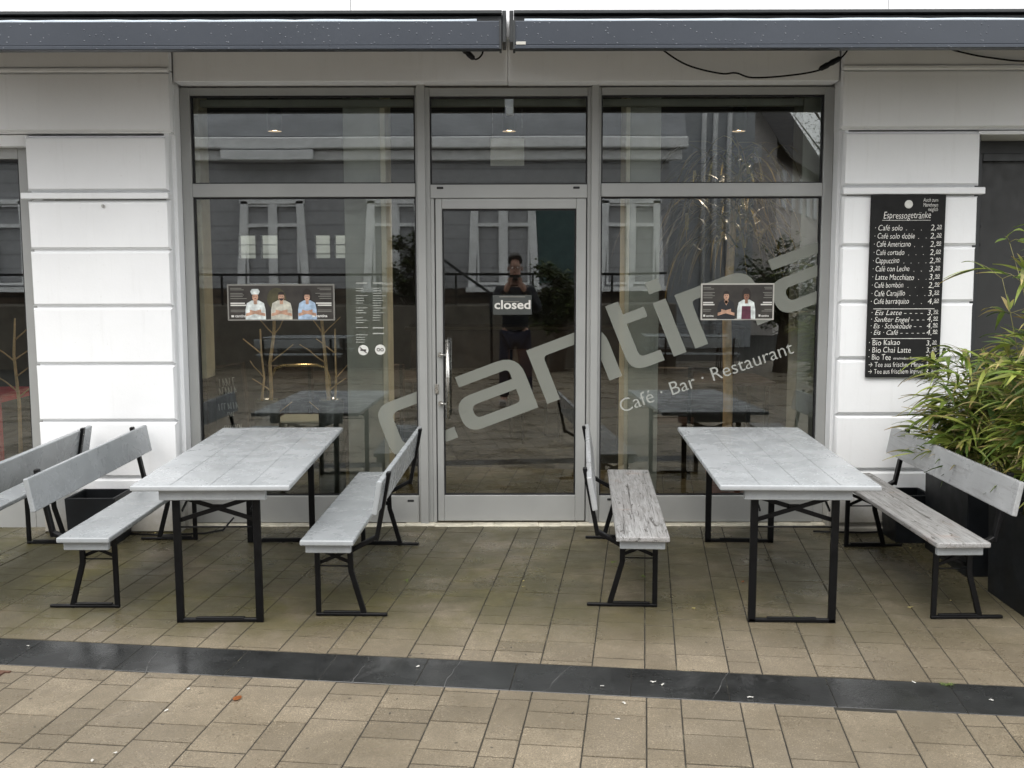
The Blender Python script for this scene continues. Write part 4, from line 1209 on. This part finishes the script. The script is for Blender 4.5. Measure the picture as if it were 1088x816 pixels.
# tufts of grass in the joints
def tuft(px, py, n_, s, label):
    g = gnd(px, py); q = random.Random(int(px)); lf = MB(); cols = []
    for k in range(n_):
        a = q.uniform(0, 6.28); p = (g.x+q.uniform(-s, s), g.y+q.uniform(-s*.3, s*.3), gz(g.y)-.003)
        blade(lf, p, (math.cos(a)*.6, math.sin(a)*.6, 1), q.uniform(.015, .035), .003, .35, cols, (.11, .17, .03), (.2, .24, .06))
    o = leafbuild(lf, cols, 'grass_tuft', None); tag(o, label, 'grass tuft', 'grass tufts in the paving joints'); return o
for (x, y, n_, s, lab) in ((1006, 728, 26, .02, 'green grass tuft at the upper edge of the black strip'), (684, 613, 14, .010, 'small grass tuft in a joint under the bench near the door'), (652, 598, 12, .012, 'thin grass tuft behind the bench right of the door'),
                      (846, 657, 10, .008, 'small grass tuft by the front foot of the right table'), (432, 618, 9, .008, 'small grass tuft in the joint beside the grey bench foot'), (727, 551, 12, .01, 'small grass tuft at the foot of the shopfront right of the door'), (648, 553, 12, .01, 'grass tuft at the foot of the shopfront beside the door')):
    tuft(x, y, n_, s, lab)
# rusty drain grate at the left edge
a, b = gnd(-30, 712), gnd(14, 721)
t = thing('drain_grate', 'rusty brown drain grate at the left edge beside the black strip', 'grate', (a.x, a.y, gz(a.y)))
m = MB()
g0 = Matrix.Translation((-2.36, 4.305, gz(4.305)+.003)) @ Matrix.Rotation(-PA, 4, 'Z')
for k in range(8): m.box((-.14+k*.04, 0, 0), (.018, .13, .008), .001)
for y in (-.07, .07): m.box((0, y, 0), (.34, .014, .0085), .001)
m.bm.transform(g0); m.build('grille', 'rust_metal', t)
# screw heads on the left pier, sprinkler nozzle
c = fac(109.5, 219, PF-.004); m = MB(); m.tube([(c.x, PF+.003, c.z), (c.x, PF-.010, c.z)], .011, 14); m.tube([(c.x, PF-.010, c.z), (c.x, PF-.014, c.z)], .006, 10)
tag(m.build('wall_bolt', 'stainless'), 'small grey bolt fixed in the left pier below the ledge', 'bolt')
# cable clipped along the foot of the left pier
t = thing('hose', 'thin black hose lying along the wall foot behind the left table', 'hose', (-2.2, 6.55, .13))
m = MB(); m.tube([(-2.5, 6.57, gz(6.57)+.008), (-2.25, 6.54, gz(6.54)+.008), (-2.0, 6.58, gz(6.58)+.008), (-1.9, 6.66, gz(6.66)+.008), (-1.85, 6.74, .2)], .006, 8); m.build('pipe', 'black_plastic', t)
t = thing('hose', 'thin black hose lying along the foot of the right pier', 'hose', (2.2, 6.6, .13))
m = MB(); m.tube([(1.93, 6.60, gz(6.6)+.01), (2.05, 6.59, gz(6.6)+.008), (2.25, 6.575, gz(6.57)+.008), (2.4, 6.60, gz(6.6)+.008), (2.7, 6.605, gz(6.6)+.008)], .006, 8); m.build('pipe', 'black_plastic', t)

# ================================================================ ACROSS THE SQUARE (seen in the glass)
OY = -9.0
def mir(px, py, Y=OY):
    """point on the plane y=Y that the shop glass shows at this spot"""
    d = ray(px, py); k = (2*D - Y)/d.y
    p = Vector((0, 0, CAM_H)) + d*k; return Vector((p.x, Y, p.z))
opp = thing('opposite_building', 'long grey building with white cornice and splayed windows mirrored in the glass', 'building', (0, OY, -.17))
ex1 = mir(712, 170).x
WZ = [mir(300, 305).z, mir(300, 214).z]
wins = [(258, 322), (392, 446), (503, 567), (640, 700), (120, 190), (-40, 30)]
m = MB(); m.bx(-16, ex1, OY-6, OY, WZ[0]-.02, 4.9); m.build('wall', 'siding', opp)
m = MB(); m.bx(-16, ex1+.35, OY-.0, OY+.38, mir(0, 160).z, mir(0, 148).z, .02); m.bx(-16, ex1+.25, OY, OY+.18, mir(0, 172).z, mir(0, 161).z, .02); m.build('cornice', 'opp_white', opp)
m = MB(); ridge = 9.2
A = [(-16, OY+.35, mir(0, 147).z), (ex1+.3, OY+.35, mir(0, 147).z), (ex1+.3, OY-2.2, ridge), (-16, OY-2.2, ridge)]
m.bm.faces.new([m.bm.verts.new(p) for p in A]); rf = bmesh.ops.solidify(m.bm, geom=m.bm.faces[:], thickness=.1)
roof = m.build('roof', 'opp_roof', opp)
m = MB(); x = -16
while x < ex1: m.bar((x, OY+.36, mir(0, 147).z+.02), (x, OY-2.2, ridge+.03), .03, .05, up=(0, 1, 0)); x += .55
m.build('seam', 'opp_roof', roof)
for (a, b) in wins:
    x0, x1 = mir(a, 250).x, mir(b, 250).x; z0, z1 = WZ; e = .09; sp = .055
    m = MB()
    m.bar((x0-sp, OY+.05, z0), (x0+sp, OY+.05, z1), .16, .12); m.bar((x1+sp, OY+.05, z0), (x1-sp, OY+.05, z1), .16, .12)
    m.bar(((x0+x1)/2, OY+.05, z0), ((x0+x1)/2, OY+.05, z1), .13, .10); m.bx(x0-.05, x1+.05, OY-.0, OY+.11, z1-.06, z1+.03); m.bx(x0-sp-.12, x1+sp+.12, OY, OY+.2, z0-.10, z0)
    m.bx(x0+.06, x1-.06, OY+.02, OY+.08, z0+(z1-z0)*.70, z0+(z1-z0)*.74)
    for xa, xb_ in ((x0+.10, (x0+x1)/2-.075), ((x0+x1)/2+.075, x1-.10)):
        for xc in (xa, xb_): m.bx(xc-.022, xc+.022, OY+.038, OY+.075, z0+.05, z1-.07)
        m.bx(xa+.023, xb_-.023, OY+.038, OY+.075, z0+.05, z0+.10); m.bx(xa+.023, xb_-.023, OY+.038, OY+.075, z1-.12, z1-.07)
    w = m.build('window', 'opp_white', opp)
    m = MB(); m.bx(x0-.06, x1+.06, OY+.005, OY+.03, z0, z1-.06); m.build('pane', 'opp_glass', w)
    m = MB(); zq = z0+.04
    while zq < z1-.1: m.bx(x0-.04, x1+.04, OY+.031, OY+.036, zq, zq+.030); zq += .055
    m.build('blind', 'opp_teal', w)
a, b = mir(568, 222), mir(612, 300)
m = MB(); m.bx(a.x, b.x, OY+.002, OY+.04, b.z, a.z); pn = m.build('sign_panel', 'opp_teal', opp)
m = MB(); Mt = Matrix.Translation((mir(609, 240).x, OY+.043, mir(609, 240).z)) @ Matrix.Rotation(math.pi, 4, 'Z') @ Matrix.Rotation(R(90), 4, 'X')
add_text(m, 'dia-Reisen', .19, Mt); m.build('lettering', 'ink_dark', pn)
a, b = mir(239, 161), mir(335, 171)
m = MB(); m.bx(a.x, b.x, OY+.19, OY+.42, b.z, a.z, .01); aw = m.build('awning_case', 'opp_white', opp)
c = mir(287, 165); m = MB(); m.disc((c.x, OY+.43, c.z), .08); m.build('emblem', 'opp_wall', aw)
m = MB(); m.bx(-16, ex1, OY-6, OY+1.3, -.25, WZ[0]-.35, .02); m.build('terrace', 'stone_base', opp)
m = MB(); m.bx(-16, ex1, OY-6, OY-.02, WZ[0]-.40, WZ[0]-.021); m.build('plinth', 'opp_wood', opp)
rail = thing('railing', 'dark metal railing along the terrace across the square, mirrored in the glass', 'railing', (0, OY+1.2, WZ[0]-.35))
m = MB(); hz = mir(0, 292, OY+1.2).z; m.bar((-14, OY+1.2, hz), (ex1-.2, OY+1.2, hz), .05, .05); m.bar((-14, OY+1.2, hz-.45), (ex1-.2, OY+1.2, hz-.45), .03, .03); m.build('handrail', 'black_steel', rail)
m = MB(); x = -14
while x < ex1-.2: m.bar((x, OY+1.2, WZ[0]-.36), (x, OY+1.2, hz), .04, .04); x += 1.6
build_each(m, 'post', 'black_steel', rail)
m = MB(); p = mir(470, 276, OY+1.5); q_ = mir(522, 312, OY+2.6); m.bar(p, (q_.x, q_.y, q_.z), .05, .05); m.bar((q_.x, q_.y, q_.z), (q_.x, q_.y, -.15), .05, .05); m.build('stair_rail', 'black_steel', rail)
# taller pale house, timber-framed house, tree, all beyond
t = thing('neighbour_house', 'tall pale house with downpipes right of the grey building, mirrored in the glass', 'building', (6, -17, -.3))
x0, x1 = mir(712, 200, -15).x, mir(802, 200, -15).x
m = MB(); m.bx(x0, x1, -22, -15, -.4, 12); m.build('wall', 'tall_wall', t)
m = MB()
for px in (748, 760, 775): m.tube([(mir(px, 200, -15).x, -14.93, -.3), (mir(px, 200, -15).x, -14.93, 11.9)], .07, 8)
build_each(m, 'downpipe', 'opp_white', t)
m = MB(); m.bx(x0-.2, x1+.2, -22, -14.7, 12.002, 12.4); m.build('roof', 'house_roof', t)
HY = -27
t = thing('gabled_house', 'old pale gabled house with steep dark roof mirrored in the right pane', 'building', (12, HY, -.3))
HK = mir(827, 147, -20)
Sx = Vector((.40, -.917, 0)); Gx = Vector((-.917, -.40, 0)); Zx = Vector((0, 0, 1))
HM = Matrix((Gx, Zx, Sx)).transposed().to_4x4(); HM.translation = Vector((HK.x, HK.y, 0))
W2, RISE, LEN = 4.2, 6.4, 13.0; ze = HK.z
m = MB(); m.prism([(0, -.5), (2*W2, -.5), (2*W2, ze), (W2, ze+RISE), (0, ze)], HM @ Matrix.Translation((0, 0, LEN/2)), LEN); m.build('wall', 'house_wall', t)
m = MB()
for sgn in (-1, 1):
    def rp(u, z, v): return m.bm.verts.new(HM @ Vector((u, z, v)))
    e = W2 + .45; k = RISE/W2
    P = [rp(W2, ze+RISE+.06, -.4), rp(W2, ze+RISE+.06, LEN+.4), rp(W2+sgn*e, ze+RISE+.06-e*k, LEN+.4), rp(W2+sgn*e, ze+RISE+.06-e*k, -.4)]
    m.bm.faces.new(P if sgn > 0 else P[::-1])
bmesh.ops.solidify(m.bm, geom=m.bm.faces[:], thickness=-.16); m.build('roof', 'house_roof', t)
def hwin(u, z, v, side, w=.42, h=.75):
    M = HM @ Matrix.Translation((u, z, v)) @ (Matrix.Rotation(R(90), 4, 'Y') if side else Matrix.Identity(4))
    m = MB(); m.box((0, 0, 0), (2*w, 2*h, .08)); m.bm.transform(M); wn = m.build('window', 'opp_white', t)
    m = MB()
    for dx in (-1, 1):
        for dy in (-.5, .5): m.box((dx*w*.45, dy*h, 0), (w*.72, h*.86, .10))
    m.bm.transform(M); m.build('pane', 'opp_glass', wn)
hwin(.75, mir(807, 162, -20).z, -.02, False, .28, .30)
for v in (1.2, 3.0, 4.8, 6.6, 8.4, 10.2):
    hwin(-.02, ze-1.5, v, True, .36, .62); hwin(-.02, ze-4.2, v, True, .36, .62)
def tree(x, y, h, r, label, seed, name='tree'):
    q = random.Random(seed); t = thing(name, label, 'tree', (x, y, -.25))
    m = MB(); m.tube([(x, y, -.3), (x+.1, y, h*.35), (x-.05, y, h*.7)], [.16, .12, .05], 8)
    for k in range(7):
        a = q.uniform(0, 6.28); m.tube([(x, y, h*(.3+.05*k)), (x+math.cos(a)*r*.7, y+math.sin(a)*r*.7, h*(.5+.06*k))], [.06, .02], 6)
    m.build('trunk', 'bark', t)
    lf = MB(); cols = []
    cl = [Vector((x+q.gauss(0, r*.5), y+q.gauss(0, r*.5), h*.68+q.gauss(0, h*.14))) for _ in range(26)]
    for k in range(4200):
        c = q.choice(cl); p = c + Vector((q.gauss(0, r*.17), q.gauss(0, r*.17), q.gauss(0, r*.15)))
        base = q.choice([(.03, .045, .014), (.05, .07, .02), (.08, .10, .03)])
        a = q.uniform(0, 6.28); d = Vector((math.cos(a), math.sin(a), q.uniform(-.6, .6))); s = d.cross(Vector((0, 0, 1))).normalized()*.035
        L = .13; lf.bm.faces.new([lf.bm.verts.new(w) for w in (p, p+d*L*.5+s, p+d*L, p+d*L*.5-s)]); cols.append(base)
    leafbuild(lf, cols, 'crown', t)
c = mir(872, 150, -36); tree(c.x+1.0, -36, 12.5, 3.2, 'leafy tree beyond the gabled house mirrored in the right pane', 41)
c = mir(592, 320, OY+2.2); tree(c.x, OY+2.2, 1.9, .55, 'small round shrub below the terrace mirrored in the door', 42, 'shrub')
c = mir(830, 360, OY+2.5); tree(c.x, OY+2.5, 2.3, .9, 'broad green shrub on the square mirrored in the right pane', 43, 'shrub')
c = mir(440, 275, OY+.9); tree(c.x, OY+.9, 2.6, .5, 'slim green shrub on the terrace mirrored beside the door', 44, 'shrub')
# two more tables with benches out on the square
for i, (px, lab) in enumerate(((325, 'grey folding beer table across the square mirrored in the left pane'), (735, 'grey folding beer table across the square mirrored in the right pane'))):
    c = mir(px, 350, -6.6); o = copy_thing(table1, (c.x, -7.0, gz(-7)), math.pi/2 + .05, lab); o.location.x = c.x+.8
    o['group'] = 'folding tables across the square'
    for s, w in ((-.75, 'behind'), (.75, 'before')):
        b = copy_thing(bench3, (c.x+.8, -6.65+s, gz(-6.6)), math.pi/2 if s > 0 else math.pi/2, 'bench standing %s the table across the square mirrored in the %s pane' % (w, 'left' if i == 0 else 'right'))
        b['group'] = 'benches across the square'

# ================================================================ THE PHOTOGRAPHER (mirrored in the door)
per = thing('person', 'person in a dark jacket and jeans photographing with a phone, mirrored in the door', 'person', (.02, -.34, 0))
def skinned(name, verts, edges, radii, mat, root=0, sub=2):
    me = bpy.data.meshes.new(name); me.from_pydata(verts, edges, []); o = bpy.data.objects.new(name, me); COL.objects.link(o)
    md = o.modifiers.new('s', 'SKIN'); md.use_smooth_shade = True
    for i, r in enumerate(radii):
        sv = me.skin_vertices[0].data[i]; sv.radius = r if hasattr(r, '__len__') else (r, r); sv.use_root = (i == root)
    s = o.modifiers.new('d', 'SUBSURF'); s.levels = sub; s.render_levels = sub
    bpy.context.view_layer.update()
    em = bpy.data.meshes.new_from_object(o.evaluated_get(bpy.context.evaluated_depsgraph_get()))
    bpy.data.objects.remove(o); bpy.data.meshes.remove(me)
    for p in em.polygons: p.use_smooth = True
    no = bpy.data.objects.new(name, em); COL.objects.link(no); em.materials.clear(); em.materials.append(MATS[mat])
    no.parent = per; em.transform(per.matrix_basis.inverted() if per.matrix_basis else Matrix.Identity(4)); return no
bpy.context.view_layer.update()
px0, py0 = .02, -.40
V = [(px0, py0, 1.00), (px0, py0, 1.18), (px0, py0, 1.38), (px0, py0-.01, 1.53), (px0, py0, 1.63), (px0, py0+.02, 1.74), (px0, py0+.03, 1.90), (px0, py0+.03, 2.0),
     (px0-.20, py0-.01, 1.55), (px0-.30, py0+.06, 1.30), (px0-.13, py0+.30, 1.56), (px0-.075, py0+.355, 1.68),
     (px0+.20, py0-.01, 1.55), (px0+.30, py0+.06, 1.30), (px0+.13, py0+.30, 1.56), (px0+.075, py0+.355, 1.68),
     (px0-.11, py0, .94), (px0-.14, py0+.03, .52), (px0-.16, py0-.01, .10), (px0-.17, py0+.12, .045),
     (px0+.11, py0, .94), (px0+.14, py0+.03, .52), (px0+.17, py0-.01, .10), (px0+.19, py0+.12, .045)]
E = [(0, 1), (1, 2), (2, 3), (3, 4), (4, 5), (5, 6), (6, 7), (3, 8), (8, 9), (9, 10), (10, 11), (3, 12), (12, 13), (13, 14), (14, 15), (0, 16), (16, 17), (17, 18), (18, 19), (0, 20), (20, 21), (21, 22), (22, 23)]
RR = [(.16, .12), (.15, .11), (.175, .12), (.15, .10), (.062, .062), (.072, .085), (.085, .10), (.06, .07),
      .085, .06, .048, .036, .085, .06, .048, .036, .105, .075, .052, .04, .105, .075, .052, .04]
skinned('body', V, E, RR, 'skin')
# jacket over the torso and arms, with cuffs at the wrists
JV = [(px0, py0, .93), (px0, py0, 1.15), (px0, py0, 1.38), (px0, py0-.01, 1.54), (px0, py0, 1.60)] + [V[8], V[9], (px0-.098, py0+.325, 1.62), V[12], V[13], (px0+.098, py0+.325, 1.62)]
skinned('jacket', JV, [(0, 1), (1, 2), (2, 3), (3, 4), (3, 5), (5, 6), (6, 7), (3, 8), (8, 9), (9, 10)], [(.20, .15), (.19, .14), (.21, .15), (.17, .125), (.085, .085), .112, .083, .062, .112, .083, .062], 'jacket_dark')
TV = [(px0, py0, 1.0)] + [V[16], V[17], (px0-.16, py0, .10), V[20], V[21], (px0+.17, py0, .10)]
skinned('trousers', TV, [(0, 1), (1, 2), (2, 3), (0, 4), (4, 5), (5, 6)], [(.175, .135), .125, .092, .075, .125, .092, .075], 'jeans_blue')
for s in (-1, 1):
    x = px0 + s*.175; m = MB(); m.box((x, py0+.06, .05), (.095, .29, .085), .03, seg=3); m.build('shoe', 'shoe_grey', per)
m = MB(); bmesh.ops.create_uvsphere(m.bm, u_segments=20, v_segments=12, radius=1)
for v in m.bm.verts:
    v.co = Vector((v.co.x*.098, v.co.y*.115, max(v.co.z, -.35)*.115))
    if v.co.y > .03 and v.co.z < .05: v.co.y = .03
bmesh.ops.transform(m.bm, matrix=Matrix.Translation((px0, py0+.025, 1.965)), verts=m.bm.verts[:])
for f in m.bm.faces: f.smooth = True
m.build('hair', 'hair_dark', per)
m = MB()
for s in (-1, 1):
    m.tube([(px0+s*.036+.028*math.cos(a*.5236), py0+.128, 1.875+.020*math.sin(a*.5236)) for a in range(13)], .003, 6)
m.tube([(px0-.012, py0+.13, 1.88), (px0+.012, py0+.13, 1.88)], .003, 6); m.build('glasses', 'black_plastic', per)
m = MB(); m.lathe((px0, py0+.135, 1.83), [(0, .045), (.010, .03), (.017, .0), (.012, -.012), (0, -.014)], 10); m.build('nose', 'skin', per)
m = MB(); m.box((px0, py0+.118, 1.785), (.045, .012, .010), .004); m.build('mouth', 'terracotta', per)
for s in (-1, 1):
    m = MB(); m.lathe((px0+s*.036, py0+.112, 1.875), [(0, .012), (.010, .008), (.012, 0), (.010, -.008), (0, -.012)], 10); m.build('eye', 'white_ceramic', per)
    m = MB(); m.lathe((px0+s*.092, py0+.03, 1.86), [(0, .035), (.012, .022), (.014, 0), (.010, -.024), (0, -.032)], 10); m.build('ear', 'skin', per)
    # fingers wrap the phone
    base = Vector((px0+s*.078, py0+.36, 1.70))
    m = MB(); m.box(base, (.035, .05, .085), .014, seg=2)
    for k in range(4):
        z = 1.735 - k*.021; m.tube([base+Vector((0, .012, z-1.70)), (px0+s*.070, py0+.385, z), (px0+s*.052, py0+.389, z-.002), (px0+s*(.030+.004*k), py0+.389, z-.004)], [.0095, .009, .0085, .006], 8)
    m.tube([base+Vector((0, -.01, -.02)), (px0+s*.055, py0+.352, 1.70), (px0+s*.035, py0+.350, 1.715)], [.011, .010, .007], 8)
    m.build('hand', 'skin', per)
m = MB(); m.bx(px0-.21, px0-.07, py0+.14, py0+.155, 1.36, 1.44, .006); m.bx(px0+.07, px0+.21, py0+.14, py0+.155, 1.36, 1.44, .006); m.build('jacket_panel', 'jacket_panel', per)
t = thing('phone', 'dark smartphone held up by the person mirrored in the door', 'phone', (px0, -.03, 1.70))
m = MB(); m.box((px0, -.026, 1.745), (.150, .008, .074), .0035, seg=2); m.build('case', 'black_plastic', t)
m = MB(); m.tube([(px0+.05, -.022, 1.765), (px0+.05, -.0195, 1.765)], .008, 14); m.tube([(px0+.05, -.022, 1.742), (px0+.05, -.0195, 1.742)], .008, 14); m.build('lens', 'opp_glass', t)

# ================================================================ CAMERA, SKY, SUN
cam = bpy.data.cameras.new('camera'); co = bpy.data.objects.new('camera', cam); COL.objects.link(co)
cam.sensor_fit = 'HORIZONTAL'; cam.sensor_width = 36; cam.lens = 36*F/1088; cam.clip_start = .05; cam.clip_end = 900
cy, sy = math.cos(YAW), math.sin(YAW); cp, sp_ = math.cos(PITCH), math.sin(PITCH)
Rt = Vector((cy, -sy, 0)); fw = Vector((sy, cy, 0)); Fw = fw*cp + Vector((0, 0, -sp_)); Up = fw*sp_ + Vector((0, 0, cp))
cr, sr = math.cos(ROLL), math.sin(ROLL)
Rx, Ux = Rt*cr + Up*sr, Up*cr - Rt*sr
co.matrix_world = Matrix.Translation((0, 0, CAM_H)) @ Matrix((Rx, Ux, -Fw)).transposed().to_4x4()
scene.camera = co

SUN_EL, SUN_AZ = R(52), R(200)     # azimuth from north (+Y) clockwise
w = bpy.data.worlds.new('World'); scene.world = w; w.use_nodes = True; nt = w.node_tree; nt.nodes.clear()
sky = nt.nodes.new('ShaderNodeTexSky'); sky.sky_type = 'NISHITA'; sky.sun_disc = False; sky.sun_elevation = SUN_EL; sky.sun_rotation = SUN_AZ
sky.air_density = 1.0; sky.dust_density = 4; sky.ozone_density = 1
bw = nt.nodes.new('ShaderNodeRGBToBW'); nt.links.new(sky.outputs[0], bw.inputs[0])
# high grey cloud takes most of the blue out of the sky
tc = nt.nodes.new('ShaderNodeTexCoord'); no = nt.nodes.new('ShaderNodeTexNoise'); no.inputs['Scale'].default_value = 2.2; no.inputs['Detail'].default_value = 6
nt.links.new(tc.outputs['Generated'], no.inputs['Vector'])
rp = nt.nodes.new('ShaderNodeMapRange'); rp.inputs[1].default_value = .3; rp.inputs[2].default_value = .7; rp.inputs[3].default_value = 8.0; rp.inputs[4].default_value = 11.0
nt.links.new(no.outputs['Fac'], rp.inputs[0])
sz = nt.nodes.new('ShaderNodeSeparateXYZ'); nt.links.new(tc.outputs['Generated'], sz.inputs[0])
ov = nt.nodes.new('ShaderNodeMapRange'); ov.inputs[1].default_value = 0; ov.inputs[2].default_value = 1; ov.inputs[3].default_value = .85; ov.inputs[4].default_value = 1.35
nt.links.new(sz.outputs[2], ov.inputs[0])
om = nt.nodes.new('ShaderNodeMath'); om.operation = 'MULTIPLY'; nt.links.new(rp.outputs[0], om.inputs[0]); nt.links.new(ov.outputs[0], om.inputs[1])
mx = nt.nodes.new('ShaderNodeMix'); mx.data_type = 'RGBA'; mx.inputs[0].default_value = .85
nt.links.new(sky.outputs[0], mx.inputs[6]); nt.links.new(om.outputs[0], mx.inputs[7])
bg = nt.nodes.new('ShaderNodeBackground'); bg.inputs[1].default_value = .10
nt.links.new(mx.outputs[2], bg.inputs[0]); ow = nt.nodes.new('ShaderNodeOutputWorld'); nt.links.new(bg.outputs[0], ow.inputs[0])
sl = bpy.data.lights.new('sun', 'SUN'); sl.energy = .6; sl.angle = R(40); sl.color = (1, .97, .93)
so = bpy.data.objects.new('sun', sl); COL.objects.link(so)
dv = Vector((math.sin(SUN_AZ)*math.cos(SUN_EL), math.cos(SUN_AZ)*math.cos(SUN_EL), math.sin(SUN_EL)))
so.rotation_euler = (-dv).to_track_quat('-Z', 'Y').to_euler(); so.location = dv*30

vs_ = scene.view_settings; vs_.view_transform = 'Standard'; vs_.look = 'None'; vs_.exposure = 1.36; vs_.gamma = 1; vs_.use_curve_mapping = False
scene.render.engine = 'CYCLES'; cy_ = scene.cycles
cy_.use_denoising = True; cy_.max_bounces = 8; cy_.transparent_max_bounces = 16; cy_.glossy_bounces = 4; cy_.sample_clamp_indirect = 6
for o in bpy.data.objects:
    if '_local' in o: del o['_local']
bpy.context.view_layer.update()
